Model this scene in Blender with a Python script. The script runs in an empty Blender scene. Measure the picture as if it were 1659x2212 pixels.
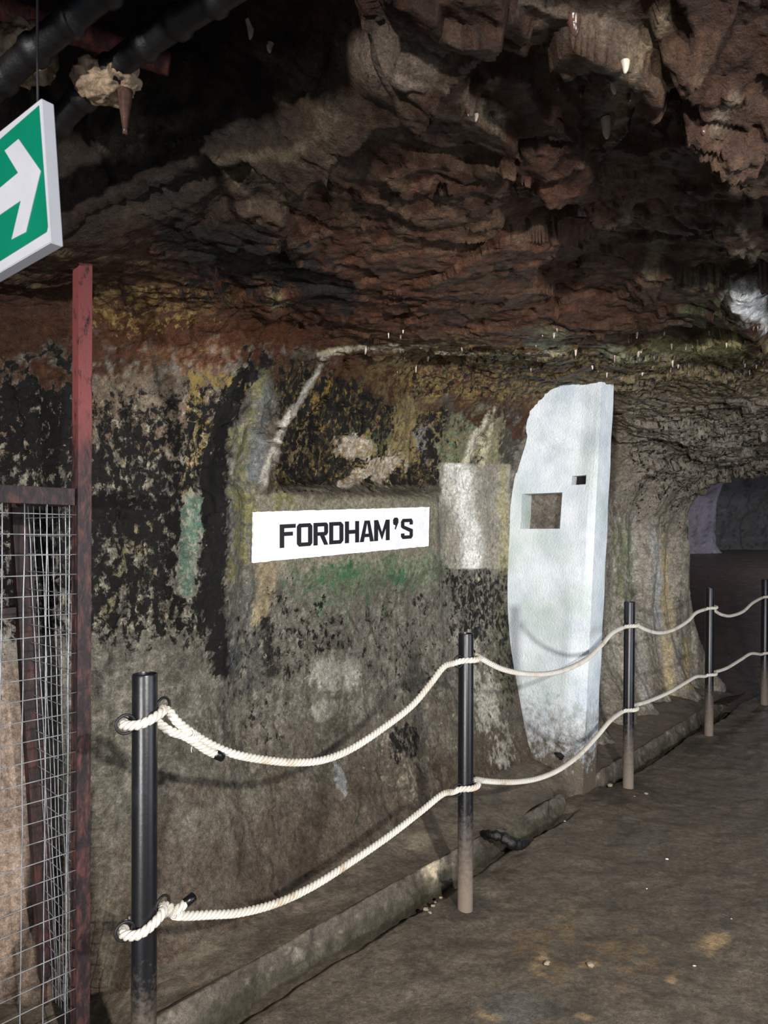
import bpy, bmesh, math, random
import numpy as np
from mathutils import Vector, Matrix

random.seed(7); np.random.seed(7)
scene = bpy.context.scene
col = scene.collection

# ------------------------------------------------------------------ camera
FPX, CX, HY, CAMZ = 1534.0, 829.5, 1154.0, 1.494      # focal length in px of the 1659x2212 frame, horizon row, eye height
cam_d = bpy.data.cameras.new('camera'); cam = bpy.data.objects.new('camera', cam_d); col.objects.link(cam)
cam_d.sensor_fit = 'VERTICAL'; cam_d.sensor_height = 36.0; cam_d.lens = FPX / 2212 * 36.0
cam_d.shift_y = (HY - 1106) / 2212
cam.location = (0, 0, CAMZ); cam.rotation_euler = (math.pi / 2, 0, 0)
cam_d.clip_start = 0.05
cam_d.dof.use_dof = True; cam_d.dof.focus_distance = 2.9; cam_d.dof.aperture_fstop = 8.0
scene.camera = cam

# ------------------------------------------------------------------ world, light, exposure
w_ = bpy.data.worlds.new('world'); scene.world = w_; w_.use_nodes = True
bg = w_.node_tree.nodes['Background']; bg.inputs[0].default_value = (0.80, 0.90, 1.0, 1); bg.inputs[1].default_value = 0.20
vs = scene.view_settings
vs.view_transform = 'Standard'; vs.look = 'None'; vs.gamma = 1.0; vs.use_curve_mapping = False; vs.exposure = 0.14

def area(name, loc, target, size, power, color, sizey=None):
    l = bpy.data.lights.new(name, 'AREA'); l.energy = power; l.color = color
    l.shape = 'RECTANGLE'; l.size = size; l.size_y = sizey or size
    o = bpy.data.objects.new(name, l); col.objects.link(o); o.location = loc
    o.rotation_euler = (Vector(target) - Vector(loc)).to_track_quat('-Z', 'Y').to_euler()
    return o
# daylight from the tunnel mouth far behind, daylight from the gallery opening on the right, a floodlight beside the viewpoint
area('daylight_tunnel_mouth', (-3.2, -8.6, 1.45), (0.4, 3.4, 1.2), 0.34, 980, (1.0, 0.97, 0.94), 0.34)
area('daylight_side_opening', (4.3, 0.6, 1.35), (0.6, 3.6, 1.1), 2.2, 72, (0.84, 0.92, 1.0), 1.8)
fl_d = bpy.data.lights.new('floodlight', 'SPOT'); fl_d.energy = 420; fl_d.color = (1.0, 0.97, 0.92); fl_d.shadow_soft_size = 0.035
fl_d.spot_size = math.radians(78); fl_d.spot_blend = 0.6
fl_o = bpy.data.objects.new('floodlight', fl_d); col.objects.link(fl_o); fl_o.location = (0.95, -0.45, 2.0)
fl_o.rotation_euler = (Vector((0.35, 3.2, 0.55)) - Vector(fl_o.location)).to_track_quat('-Z', 'Y').to_euler()

pl_d = bpy.data.lights.new('passage_fill', 'POINT'); pl_d.energy = 95; pl_d.color = (0.92, 0.90, 1.0); pl_d.shadow_soft_size = 0.25  # unseen fill light, added to brighten the far wall of the passage
pl_o = bpy.data.objects.new('passage_fill', pl_d); col.objects.link(pl_o); pl_o.location = (9.2, 13.2, 2.35)

# ------------------------------------------------------------------ coordinates of the tunnel
D = np.array([0.6606, 0.7507]); N = np.array([0.7507, -0.6606])     # along the tunnel, from rock wall towards the walkway
def ws(s, w): return s * D[0] + w * N[0], s * D[1] + w * N[1]
def P_y(px, py, Y): return Vector(((px - CX) / FPX * Y, Y, CAMZ - (py - HY) / FPX * Y))
def P_w(px, py, w):
    a = (px - CX) / FPX
    return P_y(px, py, w / (N[0] * a + N[1]))
def P_z(px, py, z): return P_y(px, py, FPX * (CAMZ - z) / (py - HY))
def to_px(x, y, z):
    y = np.maximum(y, 0.25)
    return CX + FPX * x / y, HY - FPX * (z - CAMZ) / y

def sst(a, b, x):
    t = np.clip((x - a) / (b - a), 0, 1); return t * t * (3 - 2 * t)

# ------------------------------------------------------------------ numpy noise
def _hash(ix, iy, iz, seed):
    h = (ix.astype(np.uint32) * np.uint32(374761393) + iy.astype(np.uint32) * np.uint32(668265263)
         + iz.astype(np.uint32) * np.uint32(2147483647) + np.uint32((seed * 1274126177) & 0xffffffff))
    h = (h ^ (h >> np.uint32(13))) * np.uint32(1274126177)
    h = (h ^ (h >> np.uint32(16))) * np.uint32(2246822519)
    return h ^ (h >> np.uint32(15))
def _r(h): return (h & np.uint32(0xffffff)).astype(np.float32) / np.float32(0xffffff)
def vnoise(p, seed=0):
    f = np.floor(p); i = f.astype(np.int64); t = (p - f).astype(np.float32); t = t * t * t * (t * (t * 6 - 15) + 10)
    x, y, z = i[:, 0], i[:, 1], i[:, 2]; out = 0
    for dx in (0, 1):
        wx = t[:, 0] if dx else 1 - t[:, 0]
        for dy in (0, 1):
            wy = t[:, 1] if dy else 1 - t[:, 1]
            for dz in (0, 1):
                wz = t[:, 2] if dz else 1 - t[:, 2]
                out = out + wx * wy * wz * _r(_hash(x + dx, y + dy, z + dz, seed))
    return out * 2 - 1
def fbm(p, scale, octv=4, seed=0, gain=0.5):
    a, s, out, tot = 1.0, scale, 0, 0
    for k in range(octv):
        out = out + a * vnoise(p * s + k * 17.3, seed + k); tot += a; a *= gain; s *= 2.03
    return out / tot * 1.6
def ridge(p, scale, octv=3, seed=0):
    a, s, out, tot = 1.0, scale, 0, 0
    for k in range(octv):
        out = out + a * (1 - np.abs(vnoise(p * s + k * 9.1, seed + k)) * 2); tot += a; a *= 0.5; s *= 2.1
    return out / tot
def facets(p, scale, seed=0, tilt=0.8):
    """broken rock: every cell a tilted plane with a height of its own"""
    q = p * scale; f = np.floor(q); best = np.full(len(q), 9e9, np.float32); val = np.zeros(len(q), np.float32)
    for dx in (-1, 0, 1):
        for dy in (-1, 0, 1):
            for dz in (-1, 0, 1):
                c = f + np.array([dx, dy, dz]); ci = c.astype(np.int64)
                h = [_r(_hash(ci[:, 0], ci[:, 1], ci[:, 2], seed + k)) for k in range(7)]
                v = q - (c + np.stack(h[:3], 1)); dd = (v * v).sum(1)
                hv = h[3] * 2 - 1 + tilt * (v[:, 0] * (h[4] * 2 - 1) + v[:, 1] * (h[5] * 2 - 1) + v[:, 2] * (h[6] * 2 - 1))
                m = dd < best; best = np.where(m, dd, best); val = np.where(m, hv, val)
    return val

# ------------------------------------------------------------------ mesh helpers
def lin(c): 
    c = np.asarray(c, float) / 255.0
    return np.where(c <= 0.04045, c / 12.92, ((c + 0.055) / 1.055) ** 2.4)
def link(name, me, mat=None, parent=None, smooth=True, label=None, cat=None, group=None, kind=None):
    o = bpy.data.objects.new(name, me); col.objects.link(o)
    if mat is not None and not me.materials: me.materials.append(mat)
    if smooth and len(me.polygons): me.polygons.foreach_set('use_smooth', [True] * len(me.polygons))
    if parent is not None: o.parent = parent
    tag(o, label, cat, group, kind)
    return o
def tag(o, label=None, cat=None, group=None, kind=None):
    if label: o['label'] = label
    if cat: o['category'] = cat
    if group: o['group'] = group
    if kind: o['kind'] = kind
    return o
def empty(name, loc=(0, 0, 0), **k):
    o = bpy.data.objects.new(name, None); col.objects.link(o); o.location = loc; o.empty_display_size = 0.1
    return tag(o, **k)
def mesh(name, v, f):
    me = bpy.data.meshes.new(name); me.from_pydata([tuple(map(float, q)) for q in v], [], f); me.update(); return me
def grid_mesh(name, V, C=None, R=None, flip=False, G=None):
    """V: rows x cols x 3"""
    nr, nc = V.shape[:2]; me = bpy.data.meshes.new(name)
    idx = np.arange(nr * nc).reshape(nr, nc)
    a, b, c, d = idx[:-1, :-1], idx[:-1, 1:], idx[1:, 1:], idx[1:, :-1]
    q = np.stack([a, d, c, b] if flip else [a, b, c, d], -1).reshape(-1, 4)
    me.vertices.add(nr * nc); me.vertices.foreach_set('co', V.reshape(-1).astype(np.float32))
    me.loops.add(q.size); me.loops.foreach_set('vertex_index', q.reshape(-1).astype(np.int32))
    me.polygons.add(len(q)); me.polygons.foreach_set('loop_start', (np.arange(len(q)) * 4).astype(np.int32))
    me.update(calc_edges=True)
    me.polygons.foreach_set('use_smooth', np.ones(len(q), bool))
    if C is not None:
        at = me.color_attributes.new('Stain', 'FLOAT_COLOR', 'POINT')
        rgba = np.ones((nr * nc, 4), np.float32); rgba[:, :3] = C.reshape(-1, 3)
        if R is not None: rgba[:, 3] = R.reshape(-1)
        at.data.foreach_set('color', rgba.reshape(-1))
        ag = me.color_attributes.new('Growth', 'FLOAT_COLOR', 'POINT'); gg = np.zeros((nr * nc, 4), np.float32); gg[:, 3] = 1
        if G is not None: gg[:, :3] = G.reshape(-1, 3)
        ag.data.foreach_set('color', gg.reshape(-1))
    return me
def frames(path):
    P = [Vector(p) for p in path]; n = len(P); T = []
    for i in range(n):
        t = P[min(i + 1, n - 1)] - P[max(i - 1, 0)]; T.append(t.normalized())
    up = Vector((0, 0, 1)) if abs(T[0].z) < 0.9 else Vector((1, 0, 0))
    u = T[0].cross(up).normalized(); out = []
    for i in range(n):
        u = (u - T[i] * u.dot(T[i])).normalized(); out.append((P[i], T[i], u, T[i].cross(u)))
    return out
def tube(path, rad, seg=10, caps=True):
    fr = frames(path); V, F = [], []
    for i, (p, t, u, v) in enumerate(fr):
        r = rad[i] if hasattr(rad, '__len__') else rad
        for k in range(seg):
            a = 2 * math.pi * k / seg; V.append(p + (u * math.cos(a) + v * math.sin(a)) * r)
    for i in range(len(fr) - 1):
        for k in range(seg):
            k2 = (k + 1) % seg; F.append((i * seg + k, i * seg + k2, (i + 1) * seg + k2, (i + 1) * seg + k))
    if caps:
        F.append(tuple(range(seg - 1, -1, -1))); F.append(tuple(range((len(fr) - 1) * seg, len(fr) * seg)))
    return V, F
def catmull(pts, step):
    P = [Vector(p) for p in pts]; P = [P[0] * 2 - P[1]] + P + [P[-1] * 2 - P[-2]]; out = []
    for i in range(1, len(P) - 2):
        a, b, c, d = P[i - 1], P[i], P[i + 1], P[i + 2]; n = max(2, int((c - b).length / step))
        for k in range(n):
            t = k / n
            out.append(0.5 * ((2 * b) + (c - a) * t + (2 * a - 5 * b + 4 * c - d) * t * t + (3 * b - a - 3 * c + d) * t ** 3))
    out.append(P[-2]); return out
def resample(path, step):
    out = [path[0].copy()]; acc = 0
    for i in range(1, len(path)):
        a, b = path[i - 1], path[i]; L = (b - a).length
        while acc + L >= step:
            t = (step - acc) / L; a = a.lerp(b, t); out.append(a.copy()); L = (b - a).length; acc = 0
        acc += L
    return out
def bar(p0, p1, sx, sy, side=None, bevel=0.002):
    """bevelled bar from p0 to p1; sx across 'side', sy across the third axis"""
    p0, p1 = Vector(p0), Vector(p1); t = (p1 - p0).normalized()
    side = Vector(side) if side is not None else (Vector((0, 0, 1)) if abs(t.z) < 0.9 else Vector((1, 0, 0)))
    u = (side - t * side.dot(t)).normalized(); v = t.cross(u); bm = bmesh.new(); L = (p1 - p0).length
    bmesh.ops.create_cube(bm, size=1)
    for q in bm.verts: q.co = p0 + u * (q.co.x * sx) + v * (q.co.y * sy) + t * ((q.co.z + 0.5) * L)
    bmesh.ops.recalc_face_normals(bm, faces=bm.faces)
    if bevel: bmesh.ops.bevel(bm, geom=bm.edges[:], offset=bevel, segments=2, affect='EDGES', profile=0.7)
    me = bpy.data.meshes.new('bar'); bm.to_mesh(me); bm.free(); return me
def torus(c, ax, R, r, seg=28, rs=10, squash=1.0):
    ax = Vector(ax).normalized(); u = ax.cross(Vector((0, 0, 1))).normalized(); v = ax.cross(u)
    V, F = [], []
    for i in range(seg):
        a = 2 * math.pi * i / seg; d = u * math.cos(a) * squash + v * math.sin(a)
        for k in range(rs):
            b = 2 * math.pi * k / rs; V.append(Vector(c) + d * (R + r * math.cos(b)) + ax * (r * math.sin(b)))
    for i in range(seg):
        for k in range(rs):
            i2, k2 = (i + 1) % seg, (k + 1) % rs
            F.append((i * rs + k, i2 * rs + k, i2 * rs + k2, i * rs + k2))
    return mesh('torus', V, F)

# ------------------------------------------------------------------ materials
def M(name):
    m = bpy.data.materials.new(name); m.use_nodes = True; nt = m.node_tree
    return m, nt, nt.nodes['Principled BSDF']
def node(nt, t, **k):
    n = nt.nodes.new(t)
    for a, b in k.items():
        if a.startswith('i_'): n.inputs[a[2:].replace('_', ' ')].default_value = b
        else: setattr(n, a, b)
    return n
def noise(nt, scale, detail=4, rough=0.6, coord=None, dist=0.0):
    n = node(nt, 'ShaderNodeTexNoise'); n.inputs['Scale'].default_value = scale; n.inputs['Detail'].default_value = detail
    n.inputs['Roughness'].default_value = rough; n.inputs['Distortion'].default_value = dist
    if coord is not None: nt.links.new(coord, n.inputs['Vector'])
    return n
def ramp(nt, src, stops):
    r = node(nt, 'ShaderNodeValToRGB'); e = r.color_ramp.elements
    while len(e) < len(stops): e.new(0.5)
    for q, (p, c) in zip(e, stops):
        q.position = p; q.color = (*c, 1) if len(c) == 3 else c
    nt.links.new(src, r.inputs[0]); return r
def mix(nt, mode, fac, a, b):
    m = node(nt, 'ShaderNodeMix', data_type='RGBA', blend_type=mode)
    for sock, v in ((m.inputs[0], fac), (m.inputs[6], a), (m.inputs[7], b)):
        if hasattr(v, 'is_linked'): nt.links.new(v, sock)
        elif isinstance(v, (int, float)): sock.default_value = v
        else: sock.default_value = (*v, 1)
    return m.outputs[2]
def coords(nt): return node(nt, 'ShaderNodeNewGeometry').outputs['Position']
def bump(nt, bsdf, pairs, dist=0.01):
    prev = None
    for h, s in pairs:
        b = node(nt, 'ShaderNodeBump'); b.inputs['Strength'].default_value = s; b.inputs['Distance'].default_value = dist
        nt.links.new(h, b.inputs['Height'])
        if prev is not None: nt.links.new(prev, b.inputs['Normal'])
        prev = b.outputs[0]
    nt.links.new(prev, bsdf.inputs['Normal'])
def rock_mat(name, fine=1.0, bumpd=0.012, spec=0.22):
    m, nt, b = M(name); at = node(nt, 'ShaderNodeVertexColor', layer_name='Stain'); co = coords(nt)
    n1 = noise(nt, 55, 6, 0.72, co, 0.4); n2 = noise(nt, 240, 4, 0.75, co); n3 = noise(nt, 18, 6, 0.62, co, 0.8)
    g1 = ramp(nt, n1.outputs[0], [(0.30, (0.34,) * 3), (0.5, (0.95,) * 3), (0.70, (1.65,) * 3)])
    g2 = ramp(nt, n2.outputs[0], [(0.32, (0.45,) * 3), (0.5, (1.0,) * 3), (0.70, (1.6,) * 3)])
    c = mix(nt, 'MULTIPLY', 0.85 * fine, at.outputs[0], g1.outputs[0])
    c = mix(nt, 'MULTIPLY', 0.85 * fine, c, g2.outputs[0])
    # growth: black mould and pale lichen, where the surface carries them
    ml = node(nt, 'ShaderNodeVertexColor', layer_name='Growth'); sp3 = node(nt, 'ShaderNodeSeparateColor'); nt.links.new(ml.outputs[0], sp3.inputs[0])
    def growth(sock, scale, width, colr, dist, c):
        mp = node(nt, 'ShaderNodeMapping'); mp.inputs['Scale'].default_value = (1, 1, 0.7); nt.links.new(co, mp.inputs[0])
        nz = noise(nt, scale, 9, 0.72, mp.outputs[0], dist)
        ad = node(nt, 'ShaderNodeMath', operation='ADD'); nt.links.new(nz.outputs[0], ad.inputs[0]); nt.links.new(sock, ad.inputs[1])
        mr = node(nt, 'ShaderNodeMapRange'); mr.interpolation_type = 'SMOOTHSTEP'; nt.links.new(ad.outputs[0], mr.inputs[0])
        mr.inputs[1].default_value = 1.0 - width; mr.inputs[2].default_value = 1.0 + width
        return mix(nt, 'MIX', mr.outputs[0], c, colr)
    c = growth(sp3.outputs[1], 46, 0.06, tuple(lin((160, 153, 134))), 0.25, c)
    c = growth(sp3.outputs[2], 40, 0.06, tuple(lin((132, 112, 64))), 0.25, c)
    c = growth(sp3.outputs[0], 34, 0.055, tuple(lin((20, 19, 17))), 0.3, c)
    nt.links.new(c, b.inputs['Base Color']); nt.links.new(at.outputs[1], b.inputs['Roughness'])
    b.inputs['Specular IOR Level'].default_value = spec
    bump(nt, b, [(n3.outputs[0], 0.8 * fine), (n1.outputs[0], 0.75 * fine), (n2.outputs[0], 0.35 * fine)], bumpd)
    return m
mat_rock = rock_mat('rock')
mat_ceil = rock_mat('ceiling_rock', 1.0, 0.016, 0.35)
mat_mud = rock_mat('mud', 0.8, 0.007, 0.45)

def simple(name, c, rough=0.5, metal=0.0, nscale=40, var=0.35, bmp=0.15, bd=0.004, spec=0.5):
    m, nt, b = M(name); co = coords(nt); n = noise(nt, nscale, 5, 0.65, co); l = lin(c)
    r = ramp(nt, n.outputs[0], [(0.3, tuple(l * (1 - var))), (0.7, tuple(np.minimum(l * (1 + var), 1)))])
    nt.links.new(r.outputs[0], b.inputs['Base Color']); b.inputs['Roughness'].default_value = rough
    b.inputs['Metallic'].default_value = metal; b.inputs['Specular IOR Level'].default_value = spec
    bump(nt, b, [(n.outputs[0], bmp)], bd); return m
def rust_mat(name, base, spots, red=None, zred=None):
    m, nt, b = M(name); co = coords(nt)
    mp = node(nt, 'ShaderNodeMapping'); mp.inputs['Scale'].default_value = (1, 1, 0.35); nt.links.new(co, mp.inputs[0])
    n = noise(nt, 45, 7, 0.7, mp.outputs[0], 0.3); n2 = noise(nt, 120, 4, 0.7, co)
    c = ramp(nt, n.outputs[0], [(0.30, tuple(lin(base) * 0.35)), (0.48, tuple(lin(base))), (0.62, tuple(lin(spots))), (0.75, tuple(lin(spots) * 1.4))]).outputs[0]
    if red is not None:
        sep = node(nt, 'ShaderNodeSeparateXYZ'); nt.links.new(co, sep.inputs[0])
        mr = node(nt, 'ShaderNodeMapRange'); nt.links.new(sep.outputs[2], mr.inputs[0])
        mr.inputs[1].default_value = zred[0]; mr.inputs[2].default_value = zred[1]
        mu = node(nt, 'ShaderNodeMath', operation='MULTIPLY'); nt.links.new(mr.outputs[0], mu.inputs[0])
        rr = ramp(nt, n.outputs[0], [(0.34, (0, 0, 0)), (0.46, (1, 1, 1))]); nt.links.new(rr.outputs[0], mu.inputs[1])
        c = mix(nt, 'MIX', mu.outputs[0], c, tuple(lin(red)))
    nt.links.new(c, b.inputs['Base Color']); b.inputs['Roughness'].default_value = 0.55
    b.inputs['Specular IOR Level'].default_value = 0.4
    bump(nt, b, [(n.outputs[0], 0.5), (n2.outputs[0], 0.3)], 0.003); return m
mat_rust = rust_mat('rusted_steel', (42, 32, 35), (84, 52, 47), (124, 64, 63), (1.68, 1.85))
mat_darkrust = rust_mat('dark_rusted_iron', (36, 25, 24), (72, 40, 36))
mat_redpipe = rust_mat('rusty_red_pipe', (96, 58, 58), (150, 84, 70))
mat_wire = simple('galvanised_wire', (150, 152, 156), 0.45, 0.4, 30, 0.45, 0.2, 0.001)
mat_iron = simple('black_iron', (24, 23, 26), 0.5, 0.0, 80, 0.4, 0.3, 0.002)
mat_tape = simple('black_tape', (13, 13, 14), 0.3, 0.0, 200, 0.2, 0.2, 0.001)
mat_twine = simple('white_twine', (225, 222, 214), 0.8, 0, 400, 0.15, 0.3, 0.001)
mat_conduit = simple('black_conduit', (20, 18, 18), 0.5, 0, 60, 0.6, 0.5, 0.004)
mat_calcite = simple('calcite_crust', (150, 128, 104), 0.6, 0, 38, 0.6, 0.8, 0.01)
mat_drip = simple('wet_calcite', (176, 164, 148), 0.2, 0, 40, 0.35, 0.3, 0.004)
mat_brown_drip = simple('brown_wet_calcite', (84, 62, 54), 0.2, 0, 40, 0.5, 0.3, 0.004)
mat_pebble = simple('pebble', (146, 132, 112), 0.7, 0, 120, 0.4, 0.3, 0.002)
mat_flake = simple('white_flake', (225, 222, 215), 0.7, 0, 120, 0.1, 0.2, 0.001)
mat_char = simple('wet_black_wood', (17, 15, 14), 0.35, 0, 70, 0.7, 0.9, 0.006)
mat_signwhite = simple('sign_white', (226, 226, 234), 0.35, 0, 12, 0.05, 0.02, 0.001)
mat_signgreen = simple('sign_green', (10, 140, 108), 0.35, 0, 10, 0.06, 0.02, 0.001)
mat_hole = simple('dark_socket', (16, 12, 10), 0.9, 0, 60, 0.6, 0.6, 0.006)

def rope_mat():
    m, nt, b = M('cotton_rope'); co = coords(nt)
    n = noise(nt, 9, 4, 0.6, co); n2 = noise(nt, 260, 3, 0.6, co)
    c = ramp(nt, n.outputs[0], [(0.28, tuple(lin((172, 148, 122)))), (0.40, tuple(lin((204, 198, 187)))), (0.7, tuple(lin((216, 212, 204))))]).outputs[0]
    c = mix(nt, 'MULTIPLY', 0.5, c, ramp(nt, n2.outputs[0], [(0.3, (0.6,) * 3), (0.6, (1.1,) * 3)]).outputs[0])
    st = ramp(nt, noise(nt, 3.1, 2, 0.5, co).outputs[0], [(0.70, (0, 0, 0)), (0.76, (1, 1, 1))])
    c = mix(nt, 'MIX', st.outputs[0], c, tuple(lin((178, 120, 70))))
    nt.links.new(c, b.inputs['Base Color']); b.inputs['Roughness'].default_value = 0.85
    b.inputs['Specular IOR Level'].default_value = 0.2
    bump(nt, b, [(n2.outputs[0], 0.4)], 0.001); return m
mat_rope = rope_mat()

def post_mat():
    m, nt, b = M('black_painted_pipe'); co = coords(nt)
    sep = node(nt, 'ShaderNodeSeparateXYZ'); nt.links.new(co, sep.inputs[0])
    n = noise(nt, 60, 6, 0.7, co); n2 = noise(nt, 7, 4, 0.6, co)
    ad = node(nt, 'ShaderNodeMath', operation='MULTIPLY_ADD'); nt.links.new(n.outputs[0], ad.inputs[0]); ad.inputs[1].default_value = 0.42
    nt.links.new(sep.outputs[2], ad.inputs[2])
    dust = ramp(nt, ad.outputs[0], [(0.28, (1, 1, 1)), (0.62, (0, 0, 0))])
    c = mix(nt, 'MIX', dust.outputs[0], tuple(lin((15, 15, 19))), tuple(lin((118, 105, 93))))
    sc = ramp(nt, n2.outputs[0], [(0.55, (0, 0, 0)), (0.75, (0.25,) * 3)])
    c = mix(nt, 'MIX', sc.outputs[0], c, tuple(lin((66, 72, 86))))
    nt.links.new(c, b.inputs['Base Color'])
    rr = ramp(nt, dust.outputs[0], [(0.0, (0.34,) * 3), (1.0, (0.85,) * 3)]); nt.links.new(rr.outputs[0], b.inputs['Roughness'])
    bump(nt, b, [(n.outputs[0], 0.22)], 0.002); return m
mat_post = post_mat()

def white_mat():
    m, nt, b = M('whitewash'); co = coords(nt)
    sep = node(nt, 'ShaderNodeSeparateXYZ'); nt.links.new(co, sep.inputs[0])
    n = noise(nt, 5, 5, 0.6, co); n2 = noise(nt, 90, 4, 0.6, co); n3 = noise(nt, 3.0, 3, 0.5, co)
    c = ramp(nt, n.outputs[0], [(0.3, tuple(lin((198, 209, 220)))), (0.6, tuple(lin((232, 239, 245))))]).outputs[0]
    g = ramp(nt, n3.outputs[0], [(0.48, (0, 0, 0)), (0.70, (0.55,) * 3)])
    c = mix(nt, 'MIX', g.outputs[0], c, tuple(lin((172, 192, 174))))
    ad = node(nt, 'ShaderNodeMath', operation='MULTIPLY_ADD'); nt.links.new(noise(nt, 26, 8, 0.75, co).outputs[0], ad.inputs[0]); ad.inputs[1].default_value = 0.9
    nt.links.new(sep.outputs[2], ad.inputs[2])
    dirt = ramp(nt, ad.outputs[0], [(0.62, (1, 1, 1)), (0.80, (0.5,) * 3), (1.08, (0, 0, 0))])
    c = mix(nt, 'MIX', dirt.outputs[0], c, tuple(lin((92, 82, 70))))
    cr = ramp(nt, noise(nt, 2.2, 6, 0.65, co, 1.2).outputs[0], [(0.494, (0, 0, 0)), (0.5, (0.16,) * 3), (0.506, (0, 0, 0))])
    c = mix(nt, 'MIX', cr.outputs[0], c, tuple(lin((120, 124, 126))))
    nt.links.new(c, b.inputs['Base Color']); b.inputs['Roughness'].default_value = 0.6
    bump(nt, b, [(noise(nt, 12, 4, 0.6, co).outputs[0], 0.5), (n2.outputs[0], 0.8)], 0.008); return m
mat_white = white_mat()
def board_mat():
    m, nt, b = M('white_sign_paint'); co = coords(nt); n = noise(nt, 40, 6, 0.7, co); n2 = noise(nt, 6, 4, 0.6, co)
    c = ramp(nt, n.outputs[0], [(0.25, tuple(lin((206, 202, 210)))), (0.42, tuple(lin((243, 242, 249))))]).outputs[0]
    c = mix(nt, 'MIX', ramp(nt, n2.outputs[0], [(0.52, (0, 0, 0)), (0.8, (0.5,) * 3)]).outputs[0], c, tuple(lin((206, 200, 196))))
    nt.links.new(c, b.inputs['Base Color']); b.inputs['Roughness'].default_value = 0.6
    bump(nt, b, [(n.outputs[0], 0.5)], 0.004); return m
mat_board = board_mat()
mat_letter = simple('black_letter_paint', (20, 20, 24), 0.45, 0, 90, 0.5, 0.4, 0.002)

# ------------------------------------------------------------------ stains: helpers working on vertex clouds
class Paint:
    def __init__(self, V):
        self.V = V; self.px, self.py = to_px(V[:, 0], V[:, 1], V[:, 2])
        wx = fbm(V, 5.5, 5, 101, 0.62); wy = fbm(V, 5.5, 5, 131, 0.62)
        self.qx = self.px + 26 * wx; self.qy = self.py + 26 * wy
        self.m1 = fbm(V, 9, 5, 151, 0.65); self.m2 = fbm(V, 30, 4, 171, 0.7); self.m3 = fbm(V * np.array([1, 1, 0.22]), 24, 4, 181, 0.65)
        self.hf = fbm(V * np.array([1, 1, 0.55]), 42, 4, 191, 0.7) + 0.45 * self.m1; self.c = np.zeros((len(V), 3)); self.r = np.full(len(V), 0.75); self.g = np.zeros((len(V), 3))
    def put(self, mask, rgb, k=1.0):
        mk = np.clip(mask * k, 0, 1)[:, None]; self.c = self.c * (1 - mk) + lin(rgb) * mk
    def rput(self, mask, rgb, k=1.0):
        """ragged stain: broken up by fine noise"""
        self.put(sst(-0.25, 0.35, np.clip(mask, 0, 1) - 0.5 + 0.75 * self.hf) * sst(0, 0.12, mask), rgb, k)
    def grow(self, ch, mask, v): self.g[:, ch] = np.maximum(self.g[:, ch], np.clip(mask, 0, 1) * v)
    def ell(self, cx, cy, rx, ry, rot=0, soft=0.35, rag=0.5, vert=0.0):
        x, y = self.qx - cx, self.qy - cy; a = math.radians(rot)
        u = (x * math.cos(a) + y * math.sin(a)) / rx; v = (-x * math.sin(a) + y * math.cos(a)) / ry
        d = np.sqrt(u * u + v * v) + rag * (self.m2 * 0.6 * (1 - vert) + self.m3 * 0.8 * vert + self.m1 * 0.35)
        return 1 - sst(1 - soft, 1 + soft, d)
    def line(self, pts, wid, soft=0.5, rag=0.3, warp=0.3):
        x = self.px + (self.qx - self.px) * warp; y = self.py + (self.qy - self.py) * warp; best = np.full(len(x), 9e9)
        for i in range(len(pts) - 1):
            (x0, y0), (x1, y1) = pts[i][:2], pts[i + 1][:2]
            w0 = pts[i][2] if len(pts[i]) > 2 else wid; w1 = pts[i + 1][2] if len(pts[i + 1]) > 2 else wid
            dx, dy = x1 - x0, y1 - y0; t = np.clip(((x - x0) * dx + (y - y0) * dy) / (dx * dx + dy * dy), 0, 1)
            best = np.minimum(best, np.hypot(x - x0 - t * dx, y - y0 - t * dy) / (w0 + (w1 - w0) * t))
        d = best + rag * self.m2; return 1 - sst(1 - soft, 1 + soft, d)
    def quad(self, x0, y0, x1, y1, soft=2.0, warp=0.12):
        x = self.px + (self.qx - self.px) * warp; y = self.py + (self.qy - self.py) * warp
        return sst(x0 - soft, x0 + soft, x) * (1 - sst(x1 - soft, x1 + soft, x)) * sst(y0 - soft, y0 + soft, y) * (1 - sst(y1 - soft, y1 + soft, y))
    def mott(self, lo, hi, vert=0.0, big=0.5):
        v = self.m2 * (1 - big) * (1 - vert) + self.m1 * big + self.m3 * (1 - big) * vert; return sst(lo, hi, v)

# ------------------------------------------------------------------ the cave shell (rock wall and ceiling)
W0 = -2.30
S_END, R_ARC, TURN = 6.95, 0.55, math.radians(72)
s_list = [-0.4]
while s_list[-1] < 9.0:
    s = s_list[-1]; ds = 0.0085 + 0.0012 * max(0, s - 2.2)
    if s < 0.3: ds = 0.016
    if s > 7.45: ds = 0.05
    s_list.append(s + ds)
while s_list[-1] < 20: s_list.append(s_list[-1] + 0.25)
S = np.array(s_list); nS = len(S)
Pth = np.zeros((nS, 2)); Nrm = np.zeros((nS, 2))
arcL = R_ARC * TURN
for i, s in enumerate(S):
    if s <= S_END: Pth[i] = ws(s, W0); Nrm[i] = N
    else:
        a = min((s - S_END) / R_ARC, TURN); c0 = np.array(ws(S_END, W0)) - N * R_ARC
        ca, sa = math.cos(a), math.sin(a)
        nn = np.array([N[0] * ca - N[1] * sa, N[0] * sa + N[1] * ca]); Pth[i] = c0 + nn * R_ARC; Nrm[i] = nn
        if s > S_END + arcL: Pth[i] += np.array([-nn[1], nn[0]]) * (s - S_END - arcL)
nW, nA, nC1, nC2 = 300, 66, 290, 44
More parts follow.
